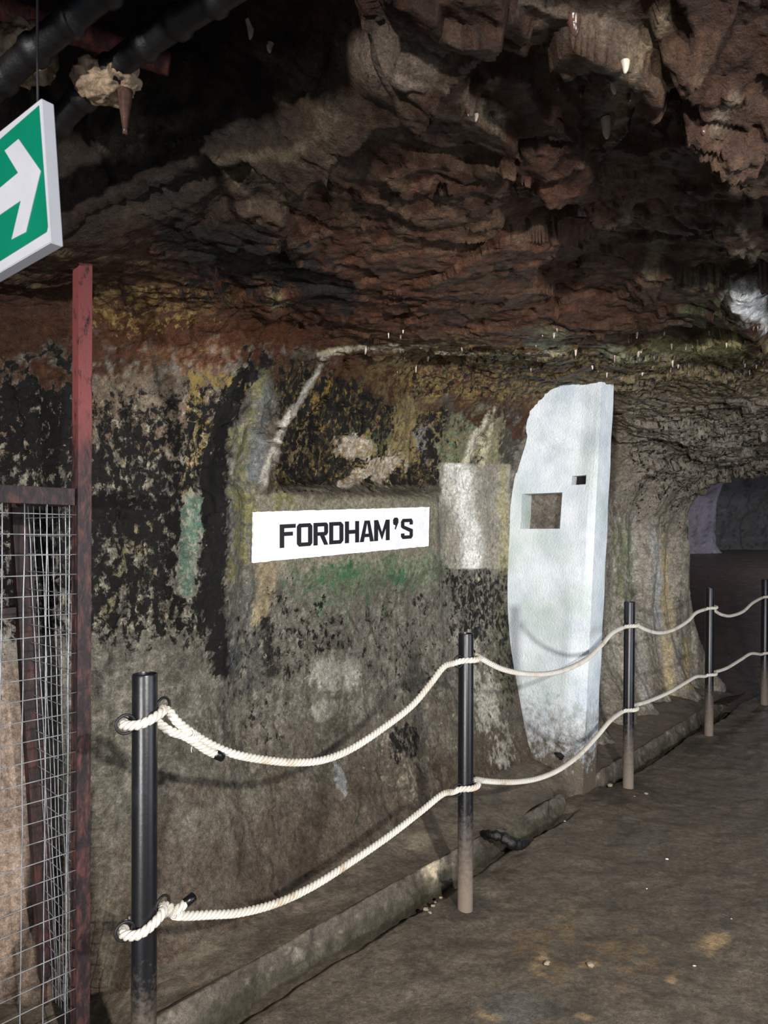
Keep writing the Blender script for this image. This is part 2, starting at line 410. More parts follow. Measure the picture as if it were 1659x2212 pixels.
def ceil_z(x, y):
    Sx = x * D[0] + y * D[1]; w = x * N[0] + y * N[1]; o = w - W0
    z = 2.37 + 0.10 * sst(0.3, 1.6, o)
    z = z - 0.36 * sst(3.6, 7.0, Sx) * (1 - 0.25 * sst(0.3, 1.5, o))
    z = z + 0.95 * sst(7.05, 7.9, Sx)
    z = z - 0.10 * (1 - sst(0.9, 1.9, Sx)) * (1 - sst(0.3, 0.9, o))
    z = z + 0.75 * (1 - sst(0.45, 1.05, np.hypot((x + 0.80) / 0.80, (y - 1.28) / 0.62)))     # dark pocket that holds the pipes
    return z
def wall_o(s, z):
    """offset of the rock face from the reference plane, + towards the walkway"""
    o = -0.02 + 0 * s
    o = o + 0.15 * (1 - sst(0.0, 1.0, z)) ** 1.3 + 0.10 * np.exp(-np.maximum(z - 0.08, 0) / 0.09) + 0.09 * sst(1.75, 2.25, z) + 0.065 * sst(3.1, 3.6, s) * (1 - sst(4.0, 4.3, s)) * np.clip((z - 1.65) / 0.6, 0, 1)
    o = o - 0.42 * (1 - sst(0.75, 1.2, s)) + 0.05 * sst(1.25, 1.50, s) * (1 - sst(1.55, 1.78, s) * (1 - sst(1.72, 1.85, z))) * (1 - sst(1.9, 2.05, s))
    # cement pilaster left of the board and the block under the board
    o = o + 0.03 * sst(1.56, 1.66, s) * (1 - sst(1.68, 1.80, s)) * (1 - sst(1.64, 1.72, z)) * sst(0.7, 1.2, z)
    block = sst(1.76, 1.80, s) * (1 - sst(3.07, 3.13, s)) * sst(1.20, 1.30, z) * (1 - sst(1.655 + 0.045 * (s - 1.8), 1.74 + 0.045 * (s - 1.8), z))
    o = o * (1 - block) + (-0.004) * block
    # hollow above the block
    e = 1.93 + 0.55 * (z - 1.68)
    hollow = sst(e, e + 0.10, s) * (1 - sst(2.98, 3.22, s)) * sst(1.66, 1.78, z)
    o = o - 0.13 * hollow * (1 - 0.6 * sst(2.05, 2.35, z))
    # flowstone panel right of the board, hollow beside the fin, fluted pier behind the fin
    o = o - 0.05 * sst(3.12, 3.2, s) * (1 - sst(3.7, 3.9, s)) * sst(0.5, 1.4, z)
    fl = sst(3.95, 4.2, s) * (1 - sst(6.9, 7.2, s))
    o = o + fl * (0.045 * np.sin(s * 7.3 + 0.8 * np.sin(z * 1.7)) + 0.03 * np.sin(s * 15.1 + 1.2 * np.sin(z * 2.3 + 1)) + 0.02) * (1 - 0.5 * sst(1.6, 2.1, z))
    o = o + fl * 0.06 * (1 - sst(0.1, 0.55, z)) * (0.6 + 0.4 * np.sin(s * 9))
    o = o - fl * 0.22 * sst(3.95, 4.4, s) * (1 - sst(4.6, 5.6, s)) * sst(0.3, 0.9, z)
    return o
V = np.zeros((nW + nA + nC1 + nC2, nS, 3)); Olen = np.zeros(nS)
for i in range(nS):
    s = S[i]; sx = Pth[i] @ D
    r = 0.26 + 0.30 * sst(4.0, 5.5, s) + 0.05 * math.sin(s * 2.3)
    zc0 = float(ceil_z(np.array([Pth[i, 0] + Nrm[i, 0] * r]), np.array([Pth[i, 1] + Nrm[i, 1] * r]))[0])
    zt = zc0 - r * 0.95
    z = np.linspace(-0.12, zt, nW); o = wall_o(np.full(nW, s), z)
    o_top = o[-1]; a = np.linspace(0, math.pi / 2, nA + 1)[1:]
    oa = o_top + r * (1 - np.cos(a)); za = zt + (zc0 - zt) * np.sin(a)
    omax1 = 2.45 if s < 7.4 else 3.5; omax2 = 4.1 if s < 6.0 else 4.1 + 5 * float(sst(6.0, 8.0, s))
    oc = np.concatenate([np.linspace(oa[-1], omax1, nC1 + 1)[1:], np.linspace(omax1, omax2, nC2 + 1)[1:]])
    oo = np.concatenate([o, oa, oc]); x = Pth[i, 0] + Nrm[i, 0] * oo; y = Pth[i, 1] + Nrm[i, 1] * oo
    zz = np.concatenate([z, za, np.zeros(len(oc))]); zz[nW + nA:] = ceil_z(x[nW + nA:], y[nW + nA:])
    # ease from the arc end to the ceiling field
    k = np.exp(-np.maximum(oc - oa[-1], 0) / 0.25); zz[nW + nA:] += (za[-1] - zz[nW + nA]) * k
    V[:, i, 0], V[:, i, 1], V[:, i, 2] = x, y, zz
nR = V.shape[0]
# normals of the smooth shell (towards the open space)
du = np.gradient(V, axis=1); dv = np.gradient(V, axis=0); Nn = np.cross(du, dv); Nn /= np.linalg.norm(Nn, axis=2, keepdims=True) + 1e-9
mid = Nn[:nW // 2, :400].reshape(-1, 3).mean(0)
if mid[0] * N[0] + mid[1] * N[1] < 0: Nn = -Nn
B = V.reshape(-1, 3); NB = Nn.reshape(-1, 3)
rowid = np.repeat(np.arange(nR), nS); sid = np.tile(S, nR)
up = sst(nW - 30, nW + nA * 0.7, rowid.astype(float))                 # 0 on the wall, 1 on the ceiling
px0, py0 = to_px(B[:, 0], B[:, 1], B[:, 2])
Zw = B[:, 2]
stretch = B * np.array([1, 1, 0.45])
cement = (1 - up) * sst(1.74, 1.80, sid) * (1 - sst(3.05, 3.14, sid)) * sst(1.22, 1.32, Zw) * (1 - sst(1.66, 1.76, Zw))
rough_w = (1 - up) * (0.55 + 0.45 * sst(1.55, 2.1, Zw)) * (1 - 0.93 * cement)
far_r = sst(3.9, 4.3, sid)
# rock strata on the ceiling: sheared coordinates so that slabs lie along one direction
sh = np.stack([B @ np.array([0.85, 0.35, 0.3]), (B @ np.array([-0.4, 0.8, 0.2])) * 1.7, B[:, 2] * 1.3], 1)
shw = sh + 0.12 * np.stack([fbm(B, 3, 3, 5), fbm(B, 3, 3, 6), fbm(B, 3, 3, 7)], 1)
oB = (B[:, 0] * N[0] + B[:, 1] * N[1]) - W0
calm = 0.34 + 0.66 * sst(0.85, 1.6, oB + 0.25 * fbm(B, 1.1, 2, 15)); calm = np.maximum(calm, 0.8 * sst(4.3, 5.2, sid))
disp = up * (0.045 * fbm(B, 1.3, 3, 11) * (0.6 + 0.6 * calm) + calm * (0.060 * facets(shw, 1.9, 21, 1.0) + 0.026 * facets(shw, 4.6, 31, 1.0)) + 0.007 * facets(shw * np.array([1, 2.0, 1]), 4.6, 35, 1.0) + 0.0065 * facets(shw, 17.0, 41) * (0.5 + fbm(B, 2.5, 2, 45)).clip(0, 1.2) + 0.006 * ridge(sh, 7, 3, 51) + 0.004 * fbm(B, 45, 4, 61))
rough_w = rough_w * (1 - 0.88 * sst(3.40, 3.60, sid) * (1 - sst(3.9, 4.1, sid)))
hi = sst(1.6, 1.85, Zw)
disp += rough_w * (0.046 * fbm(stretch, 2.2, 4, 71) + (0.014 + 0.016 * hi) * facets(stretch + 0.06 * fbm(B, 6, 2, 8)[:, None], 6.0, 81, 0.9) + (0.008 + 0.008 * hi) * ridge(stretch, 13, 3, 91) + 0.0035 * fbm(B, 60, 3, 95))
disp += far_r * (1 - up) * 0.012 * fbm(B * np.array([1, 1, 0.25]), 14, 4, 97)
crk = sst(0.86, 0.97, ridge(stretch + 0.05 * fbm(B, 9, 3, 9)[:, None], 2.6, 2, 87)) * sst(0.0, 0.5, fbm(B, 1.6, 2, 88))
disp -= 0.010 * crk * (1 - cement) * (1 - up)
disp += cement * 0.0015 * fbm(B, 40, 3, 99)
# slab edges of the ceiling seen in the photograph
def seg_side(px, py, pts):
    """signed distance (px) to a polyline: + on its left-hand side"""
    best = np.full(len(px), 9e9); sg = np.zeros(len(px))
    for i in range(len(pts) - 1):
        (x0, y0), (x1, y1) = pts[i], pts[i + 1]; dx, dy = x1 - x0, y1 - y0; L = math.hypot(dx, dy)
        t = np.clip(((px - x0) * dx + (py - y0) * dy) / (L * L), 0, 1); d = np.hypot(px - x0 - t * dx, py - y0 - t * dy)
        m = d < best; best = np.where(m, d, best); sg = np.where(m, np.sign((px - x0) * dy - (py - y0) * dx), sg)
    return best * sg
wob = 30 * fbm(B, 7, 4, 111)
for pts, h, reach in ((((1020, 40), (930, 190), (800, 260), (720, 320), (650, 385), (540, 350), (380, 400)), 0.075, 170),
                      (((1500, 60), (1420, 190), (1320, 300), (1180, 330)), 0.06, 140),
                      (((1659, 300), (1540, 290), (1480, 240)), 0.05, 120),
                      (((1500, 420), (1400, 480), (1290, 490), (1210, 430)), 0.045, 110),
                      (((1659, 720), (1500, 760), (1330, 730), (1200, 740), (1000, 760), (860, 745), (700, 760)), 0.035, 90)):
    d = seg_side(px0 + wob, py0 + wob, pts); side = np.abs(d)
    pos = (d > 0) if seg_side(np.array([pts[1][0] - 40.0]), np.array([pts[1][1] - 40.0]), pts)[0] > 0 else (d < 0)
    g = np.where(pos, np.exp(-side / reach), 0.0) * sst(0, 10, side)
    disp += h * g * (B[:, 1] > 0.3) * (rowid > nW) * (sid < 7)
# pale lumps hanging from the ceiling on the right
for (cx, cy, rx, ry, h) in ((1600, 655, 60, 48, 0.10), (1640, 690, 36, 30, 0.08), (1345, 770, 45, 20, 0.03), (850, 140, 110, 75, 0.05), (575, 655, 28, 22, 0.03)):
    disp += h * np.exp(-(((px0 - cx) / rx) ** 2 + ((py0 - cy) / ry) ** 2)) * (rowid > nW) * (B[:, 1] > 0.3)
# rib of flowstone running down the hollow above the board
rib = [(700, 760, 9), (688, 800, 9), (665, 838, 10), (640, 872, 11), (615, 912, 13), (595, 962, 14), (575, 1012, 15), (568, 1050, 15)]
def rib_mask(px, py, pts):
    best = np.full(len(px), 9e9)
    for i in range(len(pts) - 1):
        x0, y0, w0 = pts[i]; x1, y1, w1 = pts[i + 1]; dx, dy = x1 - x0, y1 - y0
        t = np.clip(((px - x0) * dx + (py - y0) * dy) / (dx * dx + dy * dy), 0, 1)
        best = np.minimum(best, np.hypot(px - x0 - t * dx, py - y0 - t * dy) / (w0 + (w1 - w0) * t))
    return np.exp(-best ** 2)
rib2 = [(1105, 835, 8), (1060, 890, 9), (1025, 945, 10), (1008, 1000, 10)]
disp += (1 - up * 0.5) * (0.035 * rib_mask(px0, py0, rib) + 0.025 * rib_mask(px0, py0, rib2))
disp -= 0.05 * rib_mask(px0, py0, [(72, 820, 10), (68, 880, 12), (70, 890, 8)]) * (1 - up)
# keep the shell behind the white board
XY = B + NB * disp[:, None]
S3 = XY.reshape(nR, nS, 3)

pt = Paint(XY); px, py = pt.px, pt.py
isc = up; wl = 1 - up
# --- base tones of the wall
pt.c[:] = lin((108, 103, 93))
pt.put(wl * pt.mott(-0.2, 0.5), (126, 121, 110)); pt.put(wl * pt.mott(0.1, 0.6, 0.6), (82, 77, 69))
pt.put(wl * crk, (52, 48, 43), 0.8)
pt.put(wl * (1 - sst(0.35, 0.8, XY[:, 2] + 0.2 * pt.m1)), (96, 85, 73), 0.8)
pt.put(wl * (1 - sst(0.08, 0.5, XY[:, 2] + 0.15 * pt.m1)), (84, 71, 60))
pt.rput(wl * pt.mott(0.0, 0.5, 1.0, 0.3), (84, 80, 70), 0.6)
pt.grow(0, wl * sst(2300, 1200, py) * (0.72 + 0.28 * sst(-0.3, 0.4, pt.m1)), 0.475); pt.grow(1, wl * sst(2100, 1600, py), 0.37)
# upper left: beige and black mould
L = wl * (1 - sst(470, 520, pt.qx))
pt.rput(L * sst(1000, 960, py), (110, 93, 78))
pt.rput(pt.ell(420, 750, 120, 60), (116, 76, 48), 0.8)
pt.grow(0, L * (1 - sst(1330, 1560, py)), 0.54); pt.grow(0, L * sst(1000, 1060, py) * (1 - sst(1250, 1480, py)), 0.55)
pt.put(pt.ell(320, 710, 170, 40), (92, 72, 62), 0.7)
pt.grow(1, L * (1 - sst(1350, 1500, py)), 0.44)
pt.rput(pt.ell(300, 870, 60, 80) * pt.mott(-0.4, 0.1), (118, 105, 90), 0.8)
pt.grow(0, pt.ell(80, 850, 130, 240), 0.62); pt.grow(1, pt.ell(80, 930, 75, 130), 0.52); pt.grow(2, pt.ell(95, 740, 80, 70), 0.48)
pt.rput(pt.ell(105, 905, 26, 40), (172, 168, 164), 0.8)
pt.rput(pt.ell(418, 925, 24, 85, 0, 0.3, 0.6, 0.5), (146, 126, 72), 0.9)
pt.rput(pt.ell(402, 1010, 18, 70, 0, 0.4, 0.5, 0.5), (158, 136, 98), 0.85)
pt.grow(2, pt.ell(460, 800, 80, 50), 0.50); pt.grow(2, pt.ell(300, 1000, 160, 120), 0.38); pt.grow(2, pt.ell(300, 1250, 90, 150), 0.40)
pt.grow(0, pt.ell(270, 1120, 160, 60, 0, 0.4, 0.5), 0.60)
pt.rput(pt.ell(312, 1140, 16, 60, 0, 0.4, 0.6, 0.6), (140, 126, 88), 0.75)
# black band, blue-grey and olive streaks left of the board
bb = pt.line([(560, 790), (505, 855), (474, 920), (462, 1040), (468, 1180), (468, 1320), (490, 1440)], 36, 0.5, 0.6, 0.6)
pt.rput(bb, (34, 34, 32), 0.85); pt.grow(0, bb, 0.66)
st_ = pt.line([(575, 830), (555, 900), (540, 980), (535, 1080)], 32, 0.5, 0.9)
pt.rput(st_ * pt.mott(-0.4, 0.1, 1.0), (112, 109, 78), 0.9); pt.g[:, 0] *= 1 - 0.6 * st_
pt.rput(pt.line([(590, 830), (560, 930), (548, 1030)], 18, 0.5, 0.6), (104, 108, 110), 0.85)
st_ = pt.line([(525, 1070), (525, 1200), (528, 1350), (535, 1480)], 32, 0.5, 0.7)
pt.rput(st_ * pt.mott(-0.5, 0.1, 1.0), (88, 89, 87), 0.8); pt.g[:, 0] *= 1 - 0.4 * st_
pt.rput(pt.line([(525, 1080), (520, 1160), (515, 1250)], 26, 0.5, 0.9) * pt.mott(-0.1, 0.3, 1.0), (114, 109, 74), 0.85)
st_ = pt.line([(418, 1080), (412, 1150), (405, 1220), (400, 1270)], 20, 0.4, 0.5)
pt.rput(st_, (94, 120, 105), 0.85); pt.g[:, 0] *= 1 - 0.55 * st_
pt.grow(0, pt.ell(640, 1380, 160, 90), 0.46); pt.grow(0, pt.ell(560, 1480, 90, 190), 0.42)
pt.rput(pt.line([(575, 1330), (578, 1400), (590, 1450)], 13, 0.5, 0.6), (34, 33, 30), 0.9)
# hollow above the board
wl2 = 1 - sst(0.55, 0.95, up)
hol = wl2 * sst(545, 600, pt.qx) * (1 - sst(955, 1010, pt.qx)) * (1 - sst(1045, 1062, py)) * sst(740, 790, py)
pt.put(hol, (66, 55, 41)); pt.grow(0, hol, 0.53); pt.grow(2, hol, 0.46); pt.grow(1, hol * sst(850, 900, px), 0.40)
pt.rput(pt.ell(690, 850, 24, 60, 20), (144, 112, 56), 0.8)
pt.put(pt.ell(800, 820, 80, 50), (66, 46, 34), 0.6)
st_ = pt.line([(930, 770), (890, 820), (880, 900), (870, 980)], 26, 0.5, 0.8)
pt.rput(st_, (138, 126, 92), 0.85); pt.g[:, 0] *= 1 - 0.4 * st_
pt.rput(pt.line([(990, 760), (920, 780), (885, 810)], 20, 0.5, 0.7), (158, 150, 130), 0.8)
pt.rput(pt.ell(800, 940, 60, 26), (58, 78, 56), 0.7)
for e_ in (pt.ell(770, 962, 48, 18, 10, 0.4, 0.8), pt.ell(795, 1012, 75, 15, -32, 0.4, 0.8), pt.ell(838, 1005, 26, 36, 20, 0.4, 0.8)):
    pt.rput(e_, (182, 170, 156), 0.95); pt.g[:, 0] *= 1 - 0.6 * e_
pt.rput(pt.ell(640, 960, 24, 55, 10, 0.4, 0.7), (132, 114, 90), 0.8)
pt.rput(pt.ell(925, 960, 12, 40, 0, 0.4, 0.8), (120, 122, 128), 0.8)
pt.rput(pt.line([(700, 790), (700, 765), (690, 740), (684, 715)], 13, 0.5, 0.6), (128, 148, 124), 0.9)
rb = pt.line([(q[0], q[1], q[2] * 0.55) for q in rib], 10, 0.5, 0.5, 0.22)
pt.put(rb, (184, 177, 166), 0.95); pt.g *= (1 - 0.8 * rb)[:, None]
# olive green zone right of the hollow
og = pt.line([(1100, 815), (1030, 880), (985, 940), (975, 1000)], 42, 0.5, 0.5)
pt.rput(og, (114, 113, 90)); pt.rput(og * pt.mott(0.0, 0.4), (92, 116, 84), 0.85); pt.grow(0, og, 0.42); pt.grow(2, og, 0.42)
pt.rput(pt.line([(1120, 830), (1080, 900), (1060, 1000)], 34, 0.5, 0.6), (136, 130, 98), 0.85)
pt.rput(pt.line([(1130, 850), (1100, 940), (1092, 1000)], 16, 0.5, 0.8), (44, 44, 40), 0.85)
pt.put(pt.line([(1110, 835), (1060, 890), (1028, 940), (1006, 1005)], 7, 0.5, 0.5, 0.15), (196, 190, 170), 0.95)
pt.rput(pt.line([(1098, 870), (1062, 920), (1040, 1000)], 6, 0.5, 0.6), (190, 184, 154), 0.85)
# scraped pale panel
pan = pt.quad(950, 1002, 1102, 1228) * wl; pt.g *= (1 - pan)[:, None]
pt.put(pan, (158, 151, 138)); pt.put(pan * pt.mott(0.0, 0.5, 0.8), (140, 132, 119), 0.7)
pt.put(pan * pt.line([(990, 1000), (1005, 1080), (1018, 1150), (1020, 1230)], 22, 0.6, 0.6), (236, 234, 227), 0.98)
pt.put(pan * pt.line([(975, 1000), (968, 1080)], 16, 0.6, 0.6), (204, 198, 188), 0.8)
pt.rput(pt.line([(1090, 1010), (1088, 1110), (1092, 1228)], 10, 0.5, 0.6), (160, 152, 116), 0.85)
# cement around the board
cem = wl * sst(545, 556, px) * (1 - sst(940, 948, px)) * sst(1062, 1070, py) * (1 - sst(1235, 1262, pt.qy))
pt.put(cem, (134, 127, 111)); pt.put(cem * pt.mott(0.0, 0.5), (118, 111, 96), 0.7); pt.g *= (1 - 0.9 * cem)[:, None]
pt.rput(pt.ell(575, 1085, 65, 26) * pt.mott(-0.2, 0.3, 0.9), (118, 113, 74), 0.85)
pt.put(pt.line([(560, 1052), (700, 1068), (850, 1060), (950, 1062)], 9, 0.6, 0.6), (76, 70, 58), 0.8)
alg = pt.ell(790, 1245, 170, 36, -6, 0.4, 0.7); pt.g *= (1 - 0.5 * alg)[:, None]
pt.rput(alg, (98, 112, 86), 0.85); pt.rput(alg * pt.mott(-0.05, 0.3), (52, 92, 64), 0.85)
pt.rput(pt.ell(905, 1225, 45, 40) * pt.mott(-0.4, 0.2), (124, 130, 106), 0.8)
pt.rput(pt.ell(740, 1300, 90, 40) * pt.mott(-0.1, 0.3), (72, 98, 76), 0.7)
pt.rput(pt.line([(565, 1222), (572, 1260), (562, 1320)], 22, 0.5, 0.5), (150, 134, 104), 0.75)
pt.rput(pt.line([(548, 1320), (545, 1345)], 9, 0.4, 0.5), (172, 158, 122), 0.8)
# lower wall
pt.grow(0, pt.ell(1030, 1310, 90, 100, 0, 0.5, 0.8), 0.53); pt.grow(1, pt.ell(1030, 1320, 80, 120), 0.42)
pt.rput(pt.ell(1085, 1400, 26, 180, 0, 0.4, 0.6, 0.8), (92, 88, 68), 0.85); pt.grow(0, pt.ell(1090, 1400, 30, 190), 0.48)
pa = pt.ell(720, 1465, 58, 44, 15, 0.3, 0.75); pt.g *= (1 - 0.7 * pa)[:, None]
pt.rput(pa, (166, 162, 151), 0.92)
pt.rput(pt.ell(700, 1540, 22, 20, 0, 0.3, 0.7), (160, 155, 143), 0.8)
pt.rput(pt.ell(735, 1690, 12, 50, -12, 0.3, 0.6, 0.5), (156, 157, 156), 0.9)
pt.grow(0, pt.ell(880, 1600, 40, 56), 0.52); pt.grow(0, pt.ell(850, 1420, 160, 120), 0.42)
pt.rput(pt.ell(870, 1640, 70, 80) * pt.mott(0.0, 0.4), (146, 138, 120), 0.7)
pt.rput(pt.line([(1010, 1380), (1040, 1480), (1060, 1560), (1085, 1640)], 24, 0.5, 1.0) * pt.mott(-0.3, 0.2, 0.5), (172, 166, 153), 0.85)
pt.rput(pt.ell(1040, 1245, 7, 14), (168, 168, 136), 0.9)
pt.rput(pt.ell(1045, 1725, 10, 34, -15), (176, 172, 164), 0.7)
pt.rput(pt.ell(520, 1520, 60, 160, 0, 0.5, 0.6) * pt.mott(-0.1, 0.3, 0.8), (70, 66, 58), 0.6)
pt.rput(pt.line([(200, 1540), (215, 1700), (225, 1900), (235, 2100)], 26, 0.6, 0.7), (92, 88, 74), 0.6)
pt.rput(pt.line([(230, 1330), (255, 1250), (262, 1180)], 12, 0.5, 0.8), (110, 104, 72), 0.7)
pt.put(pt.ell(20, 1750, 60, 420) * wl, (168, 146, 130), 0.7)
pt.put(pt.ell(10, 1250, 40, 160) * wl, (176, 170, 160), 0.7)
# fluted pier behind the fin
fr = far_r * wl; pt.g *= (1 - 0.8 * fr)[:, None]
pt.put(fr, (172, 164, 151)); pt.rput(fr * pt.mott(0.05, 0.5, 1.0), (122, 114, 101), 0.8)
pt.put(fr * sst(1400, 1560, py), (106, 95, 80), 0.7); pt.grow(0, fr, 0.30)
for pts, wd, c in (([(1372, 1050), (1366, 1150), (1362, 1300), (1380, 1400), (1400, 1520)], 12, (190, 186, 178)),
                   ([(1440, 1040), (1428, 1090), (1424, 1180), (1436, 1300), (1440, 1420), (1452, 1500)], 12, (204, 184, 146)),
                   ([(1415, 1120), (1420, 1250), (1418, 1350)], 9, (178, 180, 182)),
                   ([(1480, 1380), (1486, 1440), (1495, 1490)], 6, (196, 174, 130)),
                   ([(1470, 1060), (1520, 1000), (1600, 950)], 6, (190, 174, 138))):
    pt.rput(fr * pt.line(pts, wd, 0.6, 0.5), c, 0.8)
pt.rput(fr * pt.ell(1350, 1220, 20, 110, 0, 0.4, 0.6, 0.6), (124, 130, 98), 0.75)
pt.put(fr * pt.ell(1478, 1145, 10, 12), (34, 32, 30), 0.8)
# --- ceiling tones
ct = np.zeros_like(pt.c)
def cput(mask, rgb, k=1.0):
    global ct
    mk = np.clip(mask * k, 0, 1)[:, None]; ct = ct * (1 - mk) + lin(rgb) * mk
CG = np.zeros_like(pt.g)
ct[:] = lin((80, 56, 45))
cput(pt.mott(-0.1, 0.5), (98, 68, 52)); cput(pt.mott(0.0, 0.5, 0, 0.2), (58, 44, 38), 0.8)
cput(pt.ell(700, 640, 620, 170, 5, 0.5), (104, 66, 44), 0.75)
cput(pt.ell(330, 300, 420, 260, 0, 0.4), (54, 49, 44), 0.9)
cput(pt.ell(1000, 480, 420, 150, 0, 0.5), (100, 64, 46), 0.6)
cput(sst(0.38, 0.75, ridge(XY, 6, 4, 203)) * pt.ell(500, 300, 280, 170, -20, 0.5), (140, 134, 122), 0.7)
cput(sst(0.2, 0.6, ridge(XY, 9, 3, 213)) * pt.ell(1150, 330, 500, 330, 0, 0.5), (118, 104, 92), 0.55)
cput(pt.line([(370, 505), (480, 545), (600, 580), (690, 622), (742, 645)], 34, 0.4, 0.9), (18, 16, 14), 0.93)
cput(pt.line([(400, 505), (560, 500)], 20, 0.5, 1.0), (24, 20, 18), 0.8)
cput(pt.ell(330, 655, 190, 50, 0, 0.5) * pt.mott(0.05, 0.4, 0, 0.2), (150, 132, 84), 0.85)
cput(pt.ell(150, 590, 170, 60) * pt.mott(0.0, 0.4, 0, 0.2), (130, 124, 104), 0.8)
cput(pt.ell(420, 720, 200, 60, 0, 0.5), (96, 64, 46), 0.7)
cput(pt.ell(590, 650, 24, 20, 0, 0.4, 0.5), (156, 156, 124), 0.85)
cput(pt.ell(860, 130, 115, 72, 8, 0.3, 0.6), (150, 142, 142), 0.9)  # pale rock patches from here: grazing-light highlights painted into the colour
cput(pt.ell(1040, 240, 52, 24, 10, 0.4, 0.7), (182, 174, 172), 0.85)
cput(pt.ell(1240, 40, 120, 42, 10, 0.4, 0.8), (150, 140, 138), 0.85)
cput(pt.line([(1420, 30), (1390, 110), (1355, 180), (1318, 275)], 22, 0.5, 1.1), (174, 164, 152), 0.85)
cput(pt.line([(1590, 210), (1540, 270)], 12, 0.5, 0.9), (150, 144, 140), 0.8)
cput(pt.line([(1360, 480), (1300, 510)], 14, 0.5, 0.9), (132, 116, 108), 0.7)
cput(pt.line([(1430, 510), (1400, 590)], 14, 0.5, 1.0), (148, 146, 134), 0.75)
cput(pt.ell(1560, 580, 90, 110, 30, 0.4, 0.6) * pt.mott(-0.1, 0.3, 0, 0.2), (150, 150, 140), 0.85)
cput(pt.ell(1540, 680, 80, 40, -20) * pt.mott(-0.1, 0.3, 0, 0.2), (104, 128, 98), 0.8)
WH = np.maximum(pt.ell(1612, 655, 46, 40, 0, 0.3, 0.5), pt.ell(1648, 690, 26, 26, 0, 0.3, 0.5)); cput(pt.ell(1612, 655, 42, 36, 0, 0.3, 0.5), (240, 242, 242), 0.95)  # pale lumps, whitened further to put the side light into their colour
cput(pt.ell(1648, 690, 22, 22, 0, 0.3, 0.5), (222, 220, 218), 0.9)
band = sst(690, 760, py - 0.03 * (px - 900)) * (1 - sst(850, 900, py)) * sst(680, 900, px)
cput(band * pt.mott(-0.2, 0.3, 0, 0.3), (132, 122, 84), 0.75)
cput(band * pt.mott(0.2, 0.5, 0, 0.2) * sst(1250, 1400, px), (164, 170, 120), 0.8)
cput(pt.ell(1345, 772, 55, 16, 5, 0.4, 0.8), (164, 182, 152), 0.85)
cput(pt.ell(1185, 735, 34, 16, 25, 0.4, 0.8), (150, 164, 140), 0.85)
cput(pt.line([(1420, 745), (1500, 758), (1590, 745)], 16, 0.5, 0.9), (206, 204, 156), 0.85)
DR = pt.line([(690, 765), (760, 752), (820, 748), (900, 752), (1000, 765), (1100, 772), (1220, 765)], 6, 0.6, 0.6); cput(DR, (190, 180, 156), 0.9)
grey = sst(770, 880, py) * sst(1250, 1380, px)
cput(grey, (156, 147, 132), 0.9); cput(grey * pt.mott(0.05, 0.4, 0, 0.2), (92, 84, 74), 0.8)
cput(grey * pt.ell(1450, 850, 260, 70, 0, 0.5) * pt.mott(0.0, 0.4), (132, 108, 60), 0.6)
CG[:, 0] = 0.36; CG[:, 2] = np.maximum(band * 0.46, pt.ell(330, 660, 220, 70) * 0.44); CG[:, 1] = np.maximum(band * 0.44 * sst(1000, 1350, px), grey * 0.42)
CG[:, 0] = np.maximum(CG[:, 0], np.maximum(band, grey) * 0.46)
CG[:, 0] = np.maximum(CG[:, 0], 0.5 * pt.ell(560, 590, 260, 90))
k = sst(0.30, 0.70, up + 0.45 * pt.m1 * np.sin(np.pi * up) + 0.35 * pt.hf * np.sin(np.pi * up))[:, None]
pt.g = pt.g * (1 - k) + CG * k
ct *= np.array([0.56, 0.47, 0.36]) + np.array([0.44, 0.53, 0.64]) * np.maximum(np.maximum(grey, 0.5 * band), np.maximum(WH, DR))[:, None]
pt.c = pt.c * (1 - k) + ct * k
mul = np.clip(1 + 0.30 * pt.m2 + 0.22 * pt.m1, 0.4, 1.7)[:, None]; pt.c *= mul
rgh = np.clip(0.62 + 0.25 * pt.m1 - 0.08 * up, 0.3, 0.95)
GRO = pt.g.reshape(nR, nS, 3); COL = pt.c.reshape(nR, nS, 3); RGH = rgh.reshape(nR, nS)
split = nW + nA // 2
wall = link('wall_left', grid_mesh('wall_left', S3[:split + 1], COL[:split + 1], RGH[:split + 1], G=GRO[:split + 1]), mat_rock, smooth=False, kind='structure',
            label='stained grey rock wall with black mould and pale flowstone streaks', cat='wall')
ceil = link('ceiling', grid_mesh('ceiling', S3[split:], COL[split:], RGH[split:], G=GRO[split:]), mat_ceil, smooth=False, kind='structure',
            label='rough dark brown broken rock ceiling of the tunnel', cat='ceiling')
del disp, sh, shw, ct

